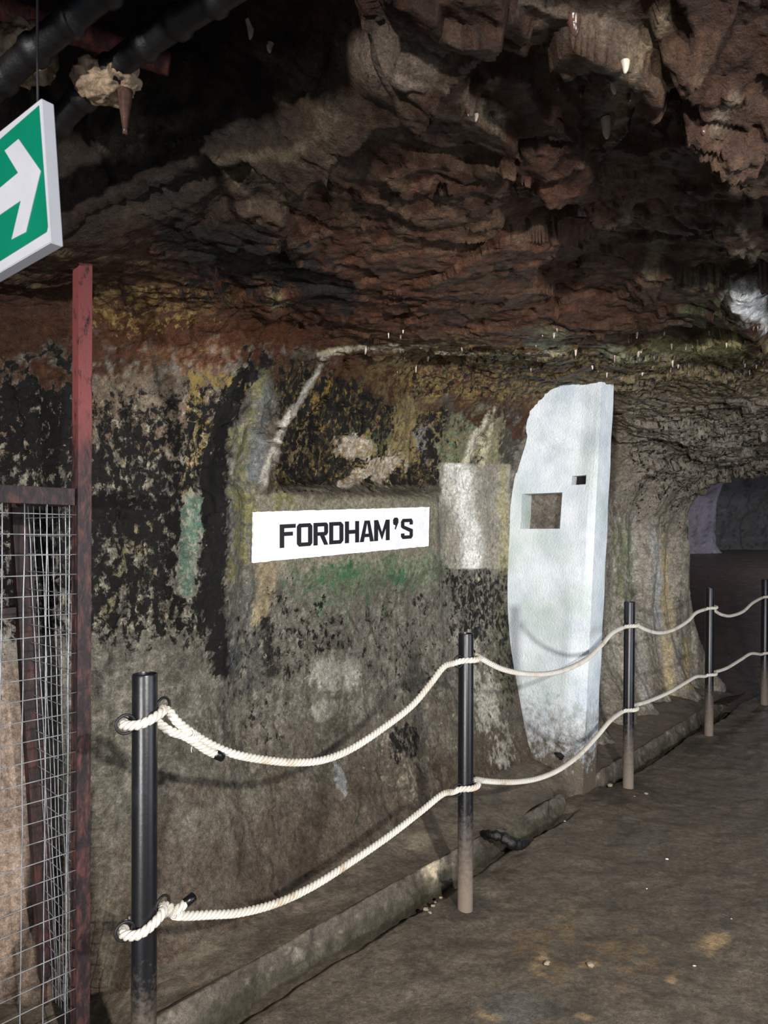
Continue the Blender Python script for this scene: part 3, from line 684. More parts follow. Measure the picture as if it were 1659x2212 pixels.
# ------------------------------------------------------------------ floor, bank, kerb, far rock
def lumps(Vf, amp=1.0): return amp * (0.012 * fbm(Vf, 2.2, 4, 301) + 0.005 * fbm(Vf, 11, 4, 311) + 0.002 * ridge(Vf, 26, 3, 321))
def paint_floor(p, bank=False):
    p.c[:] = lin((100, 91, 79))
    p.put(p.mott(-0.2, 0.5), (114, 103, 89)); p.put(p.mott(0.0, 0.6, 0, 0.3), (82, 72, 62), 0.8)
    p.put(p.ell(1300, 2050, 260, 110, 0, 0.5) * p.mott(0.0, 0.4), (112, 90, 62), 0.7)
    for (x, y, rx, ry) in ((1275, 2085, 16, 12), (1180, 2080, 20, 9), (1265, 2190, 18, 7), (1430, 2110, 12, 8), (1550, 2030, 26, 16), (1060, 2190, 30, 10)):
        p.put(p.ell(x, y, rx, ry, 0, 0.4, 0.6), (178, 150, 112), 0.75)
    p.put(p.ell(1120, 2180, 70, 40), (98, 100, 98), 0.5)
    p.put(p.ell(1380, 1820, 60, 25), (84, 84, 78), 0.5)
    p.c *= np.clip(1 + 0.25 * p.m2 + 0.2 * p.m1, 0.4, 1.6)[:, None]
    p.r = np.clip(0.50 + 0.3 * p.m1 + 0.1 * p.m2, 0.22, 0.9)
sv = np.concatenate([np.arange(0.2, 7.2, 0.0135)]); wv = np.concatenate([np.array([-2.3, -2.1, -1.95, -1.87]), np.linspace(-1.83, -1.70, 16), np.arange(-1.69, 0.4, 0.0135), np.arange(0.42, 1.9, 0.08)])
SS, WW = np.meshgrid(sv, wv); FX, FY = ws(SS, WW); F3 = np.stack([FX, FY, np.zeros_like(FX)], 2)
fz = lumps(F3.reshape(-1, 3)).reshape(FX.shape)
gut = (1 - sst(-1.785, -1.745, WW + 0.012 * np.sin(SS * 5) + 0.02 * fz * 20)); gut = gut * (1 - sst(3.5, 3.62, SS) * (1 - sst(3.98, 4.06, SS))) * (0.55 + 0.45 * np.sin(SS * 3.1 + 1) ** 2); F3[:, :, 2] = fz - 0.06 * gut
for (X_, Y_) in ((0.323, 2.826), (1.425, 4.146), (2.389, 5.224), (3.31, 6.181)):
    F3[:, :, 2] += 0.012 * np.exp(-((FX - X_) ** 2 + (FY - Y_) ** 2) / 0.09 ** 2)
fp = Paint(F3.reshape(-1, 3)); paint_floor(fp)
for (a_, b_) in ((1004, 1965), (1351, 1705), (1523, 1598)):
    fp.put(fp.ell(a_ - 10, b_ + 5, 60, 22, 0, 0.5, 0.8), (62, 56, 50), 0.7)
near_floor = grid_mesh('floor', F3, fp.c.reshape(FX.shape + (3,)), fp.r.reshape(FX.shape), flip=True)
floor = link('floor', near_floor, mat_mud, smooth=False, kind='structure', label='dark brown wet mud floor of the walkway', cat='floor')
# floor running on into the dark passage: rises gently away from the viewpoint
gx, gy = np.meshgrid(np.arange(0.5, 18, 0.06), np.arange(6.0, 24, 0.06)); gs = gx * D[0] + gy * D[1]
G3 = np.stack([gx, gy, 1.02 * sst(6.2, 19.5, gy) ** 1.0 - 0.012 * (gs < 7.25)], 2); G3[:, :, 2] += lumps(G3.reshape(-1, 3), 0.8).reshape(gx.shape) * (gs > 7.0)
gp = Paint(G3.reshape(-1, 3)); gp.c[:] = lin((80, 70, 65)); gp.put(gp.mott(-0.1, 0.4), (104, 80, 70)); gp.r[:] = np.clip(0.5 + 0.3 * gp.m1, 0.25, 0.9)
link('floor_passage', grid_mesh('floor_passage', G3, gp.c.reshape(gx.shape + (3,)), gp.r.reshape(gx.shape)), mat_mud, smooth=False, kind='structure',
     label='dark reddish floor rising into the unlit side passage', cat='floor')
# mud bank between kerb and wall
sv = np.arange(0.2, 7.5, 0.0135); wv = np.append(np.arange(-2.75, -1.86, 0.0135), [-1.853, -1.846]); SS, WW = np.meshgrid(sv, wv); BX, BY = ws(SS, WW - 0.02 * np.sin(SS * 1.1) * sst(-2.2, -1.9, WW))
B3 = np.stack([BX, BY, np.zeros_like(BX)], 2); bz = lumps(B3.reshape(-1, 3), 1.2).reshape(BX.shape)
B3[:, :, 2] = (0.086 + 0.078 * sst(-1.87, -2.28, WW)) * (1 - sst(6.3, 7.3, SS)) * sst(0.9, 1.45, SS) + bz * (0.25 + 0.75 * sst(-1.85, -1.98, WW)) + 0.004
B3[:, :, 2] -= 0.12 * np.exp(-(((SS - 3.70) / 0.16) ** 2 + ((WW + 1.83) / 0.09) ** 2)) + 0.05 * np.exp(-(((SS - 3.05) / 0.10) ** 2 + ((WW + 1.84) / 0.05) ** 2))
bp = Paint(B3.reshape(-1, 3)); paint_floor(bp); bp.put(bp.mott(-0.1, 0.5), (112, 98, 83), 0.5)
bp.put(bp.ell(905, 1815, 30, 22) , (150, 138, 118), 0.6)
bp.put(sst(5.3, 6.0, SS.reshape(-1)) * bp.mott(0.0, 0.3), (58, 48, 40), 0.6)
link('mud_bank', grid_mesh('mud_bank', B3, bp.c.reshape(BX.shape + (3,)), bp.r.reshape(BX.shape), flip=False), mat_mud, smooth=False, kind='structure',
     label='raised strip of packed mud between the kerb and the rock wall', cat='ground')
# kerb: worn concrete edge swept along the tunnel
sv = np.arange(0.2, 6.75, 0.013); prof = [(-1.94, 0.0), (-1.90, 0.06), (-1.87, 0.080), (-1.855, 0.087), (-1.847, 0.089), (-1.842, 0.087), (-1.838, 0.080), (-1.833, 0.055), (-1.825, 0.02), (-1.818, -0.01), (-1.812, -0.07)]
pr = []
for i in range(len(prof) - 1):
    for t in np.linspace(0, 1, 4)[:-1]: pr.append((prof[i][0] + (prof[i + 1][0] - prof[i][0]) * t, prof[i][1] + (prof[i + 1][1] - prof[i][1]) * t))
pr.append(prof[-1]); K3 = np.zeros((len(pr), len(sv), 3))
brk = np.exp(-((sv - 3.05) / 0.09) ** 2) * 0.5 + np.clip(1.5 * np.exp(-((sv - 3.79) / 0.165) ** 4), 0, 1) * 1.15 + 0.25 * np.exp(-((sv - 3.3) / 0.2) ** 2)
for j, (w, z) in enumerate(pr):
    x, y = ws(sv, w - 0.035 * brk - 0.02 * np.sin(sv * 1.1)); K3[j, :, 0], K3[j, :, 1] = x, y; K3[j, :, 2] = z * (1 - 0.85 * brk * (z > 0)) * (1 - sst(6.1, 6.7, sv) * (z > 0))
kn = fbm(K3.reshape(-1, 3), 7, 4, 401) * 0.010 + fbm(K3.reshape(-1, 3), 40, 3, 411) * 0.003 - 0.012 * sst(0.3, 0.7, fbm(K3.reshape(-1, 3), 5, 3, 407)) + 0.003 * facets(K3.reshape(-1, 3), 9, 421)
K3[:, :, 2] += kn.reshape(K3.shape[:2]); K3[:, :, 0] += kn.reshape(K3.shape[:2]) * N[0]; K3[:, :, 1] += kn.reshape(K3.shape[:2]) * N[1]
kp = Paint(K3.reshape(-1, 3)); kp.c[:] = lin((92, 84, 74)); kp.put(kp.mott(0, 0.5), (70, 62, 54), 0.85); kp.rput(kp.mott(0.25, 0.6), (122, 114, 102), 0.7)
kp.put(kp.ell(940, 1875, 26, 40, 0, 0.4, 0.7), (190, 176, 150), 0.9)
kp.put((1 - sst(0.01, 0.05, K3[:, :, 2].reshape(-1) + 0.02 * kp.m2)), (66, 62, 48), 0.85); kp.put(sst(0.074, 0.088, K3[:, :, 2].reshape(-1) + 0.006 * kp.m1), (94, 85, 73), 0.6); kp.c *= np.clip(1 + 0.4 * kp.m2, 0.4, 1.7)[:, None]
link('trim_1', grid_mesh('trim_1', K3, kp.c.reshape(K3.shape), np.full(K3.shape[:2], 0.7)), mat_mud, smooth=False, kind='structure',
     label='low worn concrete kerb running along the muddy walkway', cat='kerb')
# rock walls of the dark passage beyond the arch
def rock_sheet(name, plan, z0, z1, color, label, seed, amp=0.18):
    pts = catmull([(x, y, 0) for x, y in plan], 0.07); n = len(pts); zs = np.linspace(z0, z1, 60)
    Q = np.zeros((60, n, 3))
    for i, p in enumerate(pts): Q[:, i, 0] = p.x; Q[:, i, 1] = p.y
    Q[:, :, 2] = zs[:, None]; q = Q.reshape(-1, 3)
    f = amp * fbm(q * np.array([1, 1, 0.6]), 0.8, 4, seed) + 0.10 * facets(q * np.array([1, 1, 0.6]), 1.6, seed + 9) + 0.04 * fbm(q, 5, 3, seed + 5)
    flare = 0.35 * (1 - sst(z0, z0 + 0.5, q[:, 2])) + 0.7 * sst(z0 + 1.4, z1, q[:, 2])
    nx, ny = 0.35, -0.94; q[:, 0] += nx * (f + flare); q[:, 1] += ny * (f + flare)
    p = Paint(q); p.c[:] = lin(color); p.put(p.mott(0, 0.5), tuple(np.array(color) * 0.7)); p.put(p.mott(0.3, 0.6, 0.8), tuple(np.minimum(np.array(color) * 1.35, 255)), 0.8)
    return link(name, grid_mesh(name, q.reshape(Q.shape), p.c.reshape(Q.shape), np.full(Q.shape[:2], 0.8)), mat_rock, smooth=False, kind='structure', label=label, cat='wall')
rock_sheet('wall_far', [(4.0, 17.6), (6.5, 18.0), (8.2, 18.3), (8.75, 18.6), (8.8, 19.6), (9.2, 21)], 0.75, 4.2, (176, 170, 184), 'purplish grey rock wall deep inside the dark passage', 501)
rock_sheet('wall_back', [(8.0, 21.2), (10.5, 21.8), (14, 22.0), (17, 21)], 0.9, 5.0, (120, 117, 118), 'darkest rock wall at the very back of the passage', 531)
# right-hand rock wall of the tunnel beyond the gallery opening (outside the view, added to keep the passage dark)
pp = [ws(4.6, 1.75), ws(7, 1.7), ws(10, 2.4), ws(16, 5.5), ws(22, 9)]
rock_sheet('wall_right', [tuple(map(float, q)) for q in pp], -0.1, 3.6, (108, 98, 86), 'unseen rock wall beyond the gallery opening, added to shade the passage', 561, 0.1)

# ------------------------------------------------------------------ whitewashed fin
fin = empty('whitewashed_fin', (1.2, 4.1, 0), label='whitewashed masonry fin with a square niche jutting from the rock wall', cat='pillar')
def c1(z): return Vector((1.131 + 0.047 * z, 4.05, z))
def fin_pt(L, z, depth=0.0):
    b = c1(z); return Vector((b.x - 0.7507 * L + D[0] * depth, b.y + 0.6606 * L + D[1] * depth, z))
def fin_uv(px_, py_):
    """(L, z) of a pixel on the wide face"""
    L = 0.2
    for _ in range(12):
        a = (px_ - CX) / FPX; z = CAMZ - (py_ - HY) / FPX * (4.05 + 0.6606 * L); bx = 1.131 + 0.047 * z
        L = (bx - a * 4.05) / (0.7507 + a * 0.6606)
    return L, z
bm = bmesh.new(); nL, nz, TH = 40, 110, 0.165
def bulge(L, z): return 0.010 * math.sin(L * 9 + z * 1.3) + 0.008 * math.sin(z * 5.1 + L * 4) + 0.012 * math.exp(-((L - 0.12) / 0.05) ** 2) * math.sin(z * 2.2)
grid = []
for j in range(nz + 1):
    z = -0.06 + 2.56 * j / nz; row = []
    for i in range(nL + 1):
        L = 0.85 * i / nL; k = min(1, L / 0.04)
        row.append(bm.verts.new(fin_pt(L, z, -bulge(L, z) * k)))
    grid.append(row)
gridb = [[bm.verts.new(fin_pt(0.85 * i / nL, -0.06 + 2.56 * j / nz, TH + 0.004 * math.sin(j * 0.4))) for i in range(nL + 1)] for j in range(nz + 1)]
for j in range(nz):
    for i in range(nL):
        bm.faces.new((grid[j][i], grid[j + 1][i], grid[j + 1][i + 1], grid[j][i + 1])); bm.faces.new((gridb[j][i], gridb[j][i + 1], gridb[j + 1][i + 1], gridb[j + 1][i]))
    bm.faces.new((grid[j][0], gridb[j][0], gridb[j + 1][0], grid[j + 1][0])); bm.faces.new((grid[j][nL], grid[j + 1][nL], gridb[j + 1][nL], gridb[j][nL]))
for i in range(nL):
    bm.faces.new((grid[0][i], grid[0][i + 1], gridb[0][i + 1], gridb[0][i])); bm.faces.new((grid[nz][i], gridb[nz][i], gridb[nz][i + 1], grid[nz][i + 1]))
bmesh.ops.recalc_face_normals(bm, faces=bm.faces)
me = bpy.data.meshes.new('fin'); bm.to_mesh(me); bm.free()
tmp = bpy.data.objects.new('fin_solid', me); col.objects.link(tmp); cutters = []
def cutter(x0, y0, x1, y1, d0, d1):
    L0, z0 = fin_uv(x1, y1); L1, z1 = fin_uv(x0, y0); vs_ = []
    for dd in (d0, d1):
        for (L, z) in ((L0, z0), (L1, z0), (L1, z1), (L0, z1)): vs_.append(fin_pt(L, z, dd))
    m_ = mesh('cut', vs_, [(0, 1, 2, 3), (7, 6, 5, 4), (0, 4, 5, 1), (1, 5, 6, 2), (2, 6, 7, 3), (3, 7, 4, 0)])
    b_ = bmesh.new(); b_.from_mesh(m_); bmesh.ops.recalc_face_normals(b_, faces=b_.faces); b_.to_mesh(m_); b_.free()
    o = bpy.data.objects.new('cut', m_); col.objects.link(o); cutters.append(o); return (L0, L1, z0, z1)
niche = cutter(1127, 1067, 1209, 1142, -0.1, 0.13); slot = cutter(1233, 1028, 1265, 1046, -0.1, 0.09)
for c_ in cutters:
    mo = tmp.modifiers.new('b', 'BOOLEAN'); mo.operation = 'DIFFERENCE'; mo.object = c_; mo.solver = 'EXACT'
bpy.context.view_layer.update()
dg = bpy.context.evaluated_depsgraph_get(); fm = bpy.data.meshes.new_from_object(tmp.evaluated_get(dg)); fm.name = 'fin_body'
for o in cutters + [tmp]: bpy.data.objects.remove(o, do_unlink=True)
fm.materials.clear()
fbody = link('body', fm, mat_white, smooth=False); fbody.parent = fin; fbody.matrix_parent_inverse = Matrix.Translation(fin.location).inverted()
def keep(o, p):
    o.parent = p; o.matrix_parent_inverse = Matrix.Translation(p.location).inverted(); return o
def fin_panel(rect, depth, mat, name, label, n=14, amp=0.012):
    L0, L1, z0, z1 = rect; Q = np.zeros((n, n, 3))
    for j in range(n):
        for i in range(n):
            L = L0 + (L1 - L0) * i / (n - 1); z = z0 + (z1 - z0) * j / (n - 1)
            q = fin_pt(L, z, depth); Q[j, i] = q
    h = amp * fbm(Q.reshape(-1, 3), 14, 4, 601).reshape(n, n) - 0.01
    Q[:, :, 0] += D[0] * h; Q[:, :, 1] += D[1] * h
    C = np.ones((n * n, 3)) * lin((118, 111, 102)); nn = fbm(Q.reshape(-1, 3), 20, 4, 611)[:, None]
    C = C * (1 + 0.5 * nn); C = np.where(nn > 0.6, lin((112, 92, 70)), C)
    return keep(link(name, grid_mesh(name, Q, C.reshape(n, n, 3), np.full((n, n), 0.7)), mat, label=label), fin)
fin_panel(niche, 0.128, mat_rock, 'niche_back', 'cracked bare rock at the back of the square niche')
fin_panel(slot, 0.085, mat_hole, 'socket_back', 'rust-black bottom of the small rectangular socket', 6, 0.004)
# crumbled lump at the foot of the fin
def blob(name, c, r, mat, seed, sub=4, amp=0.35, freq=3.0, squash=(1, 1, 1)):
    bm = bmesh.new(); bmesh.ops.create_icosphere(bm, subdivisions=sub, radius=1.0)
    v = np.array([q.co[:] for q in bm.verts]); f = 1 + amp * fbm(v, freq * 0.5, 4, seed) + 0.5 * amp * facets(v, freq * 0.6, seed + 3)
    v = v * f[:, None] * np.array(squash) * r + np.array(c)
    for q, p in zip(bm.verts, v): q.co = p
    me = bpy.data.meshes.new(name); bm.to_mesh(me); bm.free(); me.polygons.foreach_set('use_smooth', [True] * len(me.polygons)); me.materials.append(mat); return me
L_, z_ = fin_uv(1215, 1630)
keep(link('broken_edge', blob('broken_edge', fin_pt(L_, z_, -0.005), 0.035, mat_hole, 12, 3, 0.4, 3, (1.1, 0.8, 0.7)), label='dark broken stone stuck in the whitewash'), fin)

# ------------------------------------------------------------------ name board on the wall
WB = -2.291
board = empty('name_board', P_w(738, 1150, WB)); tag(board, 'white painted name board with black block capitals on the rock wall', 'sign')
n3 = Vector((N[0], N[1], 0))
qd = [P_w(x, y, WB) for x, y in ((547, 1216), (926, 1180), (928, 1095), (549, 1106))]
nu, nv_ = 60, 14; Vb, Fb = [], []
def bq(u, v): return qd[0].lerp(qd[1], u).lerp(qd[3].lerp(qd[2], u), v)
rg = random.Random(3)
for side in (0, 1):
    for j in range(nv_ + 1):
        for i in range(nu + 1):
            u, v = i / nu, j / nv_; p = bq(u, v); edge = (i in (0, nu)) or (j in (0, nv_))
            if edge: p = p + Vector((0, 0, rg.uniform(-.0016, .0016))) + Vector((D[0], D[1], 0)) * rg.uniform(-.0016, .0016)
            Vb.append(p - n3 * (0.011 * side))
n_ = nu + 1
for j in range(nv_):
    for i in range(nu):
        a = j * n_ + i; Fb.append((a, a + 1, a + n_ + 1, a + n_)); a += n_ * (nv_ + 1); Fb.append((a + n_, a + n_ + 1, a + 1, a))
off = n_ * (nv_ + 1)
for i in range(nu):
    Fb.append((i + 1, i, i + off, i + 1 + off)); a = nv_ * n_ + i; Fb.append((a, a + 1, a + 1 + off, a + off))
for j in range(nv_):
    a = j * n_; Fb.append((a, a + n_, a + n_ + off, a + off)); a += nu; Fb.append((a + n_, a, a + off, a + n_ + off))
keep(link('panel', mesh('panel', Vb, Fb), mat_board, smooth=False), board)
# letters: strokes in a unit box (0..1, 0..1)
T = 0.27; H_ = 0.17
def R4(x0, y0, x1, y1): return [(x0, y0), (x1, y0), (x1, y1), (x0, y1)]
GL = {'F': [R4(0, 0, T, 1), R4(T, 1 - H_, 1, 1), R4(T, .50, .82, .50 + H_)],
      'O': [[(0, .12), (.14, 0), (T, H_), (T, 1 - H_), (.14, 1), (0, .88)], [(1, .12), (1, .88), (.86, 1), (1 - T, 1 - H_), (1 - T, H_), (.86, 0)],
            [(.14, 0), (.86, 0), (1 - T, H_), (T, H_)], [(.14, 1), (T, 1 - H_), (1 - T, 1 - H_), (.86, 1)]],
      'R': [R4(0, 0, T, 1), [(T, 1 - H_), (.74, 1 - H_), (.88, 1), (T, 1)], [(.74, 1 - H_), (.74, .58), (.88, .42), (1, .54), (1, .9), (.88, 1)],
            [(T, .42), (.88, .42), (.74, .58), (T, .58)], [(.45, .42), (.74, 0), (1, 0), (.74, .42)]],
      'D': [R4(0, 0, T, 1), [(T, 0), (.82, 0), (1 - T, H_), (T, H_)], [(T, 1 - H_), (1 - T, 1 - H_), (.82, 1), (T, 1)],
            [(.82, 0), (1, .14), (1, .86), (.82, 1), (1 - T, 1 - H_), (1 - T, H_)]],
      'H': [R4(0, 0, T, 1), R4(1 - T, 0, 1, 1), R4(T, .42, 1 - T, .60)],
      'A': [[(0, 0), (.27, 0), (.54, 1), (.34, 1)], [(.73, 0), (1, 0), (.70, 1), (.50, 1)], [(.22, .22), (.80, .22), (.76, .38), (.26, .38)]],
      'M': [R4(0, 0, .24, 1), R4(.76, 0, 1, 1), [(.24, .62), (.24, 1), (.54, .30), (.50, .05), (.46, .12)], [(.76, .62), (.50, .05), (.46, .30), (.76, 1)]],
      "'": [[(.1, .74), (.6, .68), (1, .82), (1, 1), (.75, 1.08), (.25, 1.08), (0, .98), (0, .82)], [(.5, .70), (.9, .78), (.45, .50), (.3, .52)]],
      'S': [[(0, .86), (.14, 1), (T, 1 - H_), (T, .66), (.14, .52), (0, .60)], [(.14, 1), (.88, 1), (.74, 1 - H_), (T, 1 - H_)], [(.88, 1), (1, .88), (1, .70), (.74, .70), (.74, 1 - H_)],
            [(T, .66), (.14, .52), (.78, .32), (1, .46)], [(.78, .36), (1, .46), (1, .12), (.86, 0), (.74, H_), (.74, .34)], [(.86, 0), (.14, 0), (T, H_), (.74, H_)], [(.14, 0), (0, .12), (0, .28), (T, .28), (T, H_)]]}
def letter(ch, x0, x1, yt0, yb0, yt1, yb1):
    cs = [P_w(x, y, WB) for x, y in ((x0, yb0), (x1, yb1), (x1, yt1), (x0, yt0))]; bm = bmesh.new()
    for k, poly in enumerate(GL[ch]):
        ft = [bm.verts.new(cs[0].lerp(cs[1], u).lerp(cs[3].lerp(cs[2], u), v) + n3 * (0.0022 + 0.00012 * k)) for u, v in poly]
        bk = [bm.verts.new(q.co - n3 * 0.003) for q in ft]; n = len(ft)
        bm.faces.new(ft); bm.faces.new(bk[::-1])
        for i in range(n): bm.faces.new((ft[i], bk[i], bk[(i + 1) % n], ft[(i + 1) % n]))
    bmesh.ops.recalc_face_normals(bm, faces=bm.faces)
    me = bpy.data.meshes.new('letter'); bm.to_mesh(me); bm.free()
    keep(link('letter', me, mat_letter, smooth=False, label='black painted capital ' + ch if ch != "'" else 'black painted apostrophe'), board)
def ytop(x): return 1133 + (1120 - 1133) * (x - 604) / 287
def ybot(x): return 1184 + (1163 - 1184) * (x - 604) / 287
for ch, a, b in (('F', 604, 638), ('O', 641, 674), ('R', 677, 708), ('D', 711, 741), ('H', 745, 775), ('A', 777, 807), ('M', 808, 841), ("'", 849, 860), ('S', 866, 891)):
    letter(ch, a, b, ytop(a), ybot(a), ytop(b), ybot(b))

# ------------------------------------------------------------------ rope barrier: posts
POST = [(-0.595, 1.757, 1.149), (0.323, 2.826, 1.10), (1.425, 4.146, 1.10), (2.389, 5.224, 1.10), (3.31, 6.181, 1.10)]
UPZ = [1.046, 1.000, 0.964, 0.956, 0.954]; LOZ = [0.545, 0.497, 0.478, 0.469, 0.467]; PR = 0.0305
d3 = Vector((D[0], D[1], 0))
labs = ['black pipe post nearest the rusty gate where both ropes are tied', 'black pipe post in front of the rock wall left of the whitewashed fin',
        'black pipe post just right of the whitewashed fin', 'black pipe post in front of the dark passage mouth', 'farthest black pipe post cut by the right picture edge']
for k, (x, y, h) in enumerate(POST):
    p = empty('barrier_post', (x, y, 0), label=labs[k], cat='post', group='black rope barrier posts')
    prof_ = [(PR, -0.06), (PR, h - 0.004), (PR - 0.0015, h), (PR - 0.004, h), (PR - 0.005, h - 0.004), (PR - 0.005, h - 0.03)]
    Vp, Fp, sg = [], [], 32; rg = random.Random(k)
    lean = Vector((0.008, 0, 0)) if k in (2, 3, 4) else Vector((0.003, 0, 0))
    for (r, z) in prof_:
        for i in range(sg):
            a = 2 * math.pi * i / sg; Vp.append(Vector((r * math.cos(a), r * math.sin(a), z)) + lean * z)
    for j in range(len(prof_) - 1):
        for i in range(sg):
            i2 = (i + 1) % sg; Fp.append((j * sg + i, j * sg + i2, (j + 1) * sg + i2, (j + 1) * sg + i))
    sh_ = link('shaft', mesh('shaft', Vp, Fp), mat_post, p)
    eb = sh_.modifiers.new('e', 'EDGE_SPLIT'); eb.split_angle = math.radians(50)
    cv = [Vector((0, 0, h - 0.012)) + lean * h] + [Vector(((PR - 0.0048) * math.cos(i * math.pi / 12), (PR - 0.0048) * math.sin(i * math.pi / 12), h - 0.007)) + lean * h for i in range(24)]
    link('bore_shade', mesh('bore_shade', cv, [(0, 1 + i, 1 + (i + 1) % 24) for i in range(24)]), mat_hole, p, label='dark disc standing for the shade inside the pipe end')  # black disc set in the pipe end to paint the shade of the hollow
    RR, rr = (0.0225, 0.0036)
    for z in (UPZ[k], LOZ[k]):
        for sd in (-1, 1):
            dz = (0.004 if sd > 0 else -0.006) if k else (0.012 * sd)
            axn = (n3 * 0.95 + d3 * 0.25 * sd).normalized()
            link('ring', torus(d3 * (sd * (PR + RR - 0.002)) + Vector((0, 0, z + dz)) + lean * z, axn, RR, rr), mat_iron, p)

# ------------------------------------------------------------------ ropes
up_px = [[(385, 1561), (440, 1600), (500, 1627), (570, 1641), (640, 1647), (700, 1641), (760, 1617), (830, 1571), (890, 1524), (930, 1477), (958, 1441)],
         [(1062, 1435), (1090, 1447), (1130, 1455), (1175, 1456), (1220, 1447), (1265, 1425), (1298, 1395), (1322, 1368)],
         [(1380, 1353), (1400, 1362), (1425, 1367), (1455, 1360), (1485, 1342), (1503, 1324)],
         [(1548, 1322), (1563, 1329), (1580, 1330), (1605, 1321), (1625, 1303)]]
lo_px = [[(385, 1977), (450, 1976), (520, 1971), (600, 1950), (680, 1912), (760, 1861), (840, 1806), (910, 1752), (955, 1716)],
         [(1050, 1687), (1080, 1689), (1115, 1689), (1160, 1682), (1205, 1664), (1250, 1632), (1290, 1590), (1318, 1557)],
         [(1380, 1521), (1402, 1514), (1440, 1498), (1480, 1475), (1503, 1462)],
         [(1546, 1451), (1570, 1443), (1600, 1425), (1622, 1412)]]
def on_span(a, b, px_, py_, off):
    A, Bp = Vector(POST[a][:2]), Vector(POST[b][:2]); dv_ = Bp - A; nn = Vector((dv_.y, -dv_.x)).normalized(); A = A + nn * off
    al = (px_ - CX) / FPX; t = (al * A.y - A.x) / (dv_.x - al * dv_.y); q = A + dv_ * t
    return Vector((q.x, q.y, CAMZ - (py_ - HY) / FPX * q.y))
def around(k, z, first=False):
    c = Vector((POST[k][0], POST[k][1], z)) + Vector((0.008, 0, 0)) * z; e = PR + 0.0175
    return [c - d3 * (e + 0.030) - n3 * 0.010 + Vector((0, 0, -0.010)), c - d3 * e + n3 * 0.006 + Vector((0, 0, -0.004)), c - d3 * 0.030 + n3 * 0.036,
            c + n3 * (PR + 0.0135), c + d3 * 0.030 + n3 * 0.037 + Vector((0, 0, 0.002)), c + d3 * (e + 0.003) + n3 * 0.010 + Vector((0, 0, 0.003)), c + d3 * (e + 0.030) - n3 * 0.006 + Vector((0, 0, -0.001))]
RS, RO = 0.0060, 0.0068
def strands(path, parent, phase=0.0, pitch=0.046, step=0.0055):
    path = resample(path, step); fr = frames(path); out = []
    for k in range(3):
        c = []
        for i, (p, t, u, v) in enumerate(fr):
            a = -2 * math.pi * (i * step / pitch) + k * 2 * math.pi / 3 + phase; c.append(p + (u * math.cos(a) + v * math.sin(a)) * RO)
        Vt, Ft = tube(c, RS, 8); out.append(keep(link('strand', mesh('strand', Vt, Ft), mat_rope), parent))
    return out
def wrap(name, path_center, axis, r, turns, length, parent, mat, wr=0.0013, jig=0.0, label=None):
    ax = Vector(axis).normalized(); u = ax.orthogonal().normalized(); v = ax.cross(u); pts = []; n = turns * 14; rg = random.Random(5)
    for i in range(n + 1):
        a = 2 * math.pi * i / 14; pts.append(Vector(path_center) + ax * (length * (i / n - 0.5) + jig * math.sin(a * 1.7)) + (u * math.cos(a) * r[0] + v * math.sin(a) * r[1]))
    Vt, Ft = tube(pts, wr, 6); return keep(link(name, mesh(name, Vt, Ft), mat, label=label), parent)
def rope(level, zs, spans, label, tail):
    c0 = Vector((POST[0][0], POST[0][1], zs[0])); root = empty('barrier_rope', (c0.x, c0.y, c0.z), label=label, cat='rope', group='white twisted barrier ropes')
    e = PR + 0.0175
    tilt = 0.016 if level == 'up' else 0.022
    # the bight on the first post: left ring, across the front, through the right ring, away along the barrier
    pts = [c0 - d3 * 0.028 - n3 * 0.036 + Vector((0, 0, -tilt)), c0 - d3 * (e + 0.004) - n3 * 0.002 + Vector((0, 0, -tilt * 0.9)), c0 - d3 * 0.034 + n3 * 0.034 + Vector((0, 0, -tilt * 0.7)),
           c0 + n3 * (PR + 0.0135), c0 + d3 * 0.033 + n3 * 0.034 + Vector((0, 0, tilt * 0.6)), c0 + d3 * (e + 0.002) + n3 * 0.002 + Vector((0, 0, tilt * 0.35)), c0 + d3 * (e + 0.026) - n3 * 0.008 + Vector((0, 0, tilt * 0.0 - 0.004))]
    for k in range(4):
        pts += [on_span(k, k + 1, a, b, 0.0) for a, b in spans[k]]
        pts += around(k + 1, zs[k + 1])
    # runs on out of the picture
    A = Vector((POST[4][0], POST[4][1], zs[4])); pts += [A + d3 * 0.35 + Vector((0, 0, -0.07)), A + d3 * 0.62 + Vector((0, 0, -0.09)), A + d3 * 0.95 + Vector((0, 0, -0.05))]
    main = catmull(pts, 0.006); strands(main, root)
    # tail: round the back of the post, out on the right, bound against the standing part
    tp = [c0 - d3 * 0.028 - n3 * 0.036 + Vector((0, 0, -tilt)), c0 - n3 * 0.046 + Vector((0, 0, -0.020)), c0 + d3 * 0.04 - n3 * 0.036 + Vector((0, 0, -0.022))]
    tp += [Vector(q) for q in tail[0]]
    strands(catmull(tp, 0.006), root, 1.0)
    t0, t1 = tp[-2], tp[-1]; ax = (t1 - t0).normalized()
    Vt, Ft = tube([t1 - ax * 0.006, t1 - ax * 0.004, t1 + ax * 0.024, t1 + ax * 0.026], [0.009, 0.0128, 0.0128, 0.0105], 16)
    keep(link('taped_end', mesh('taped_end', Vt, Ft), mat_tape, label='end bound in black tape'), root)
    wc, wax, wr_, tn, ln = tail[1]
    wrap('whipping', wc, wax, wr_, tn, ln, root, mat_twine, 0.0016, 0.002, 'white twine binding')
    if tail[2]:
        Vt, Ft = tube(catmull(tail[2], 0.004), 0.0009, 5); keep(link('loose_thread', mesh('loose_thread', Vt, Ft), mat_twine), root)
    return root
def T1(px_, py_, off=0.0): return on_span(0, 1, px_, py_, off)
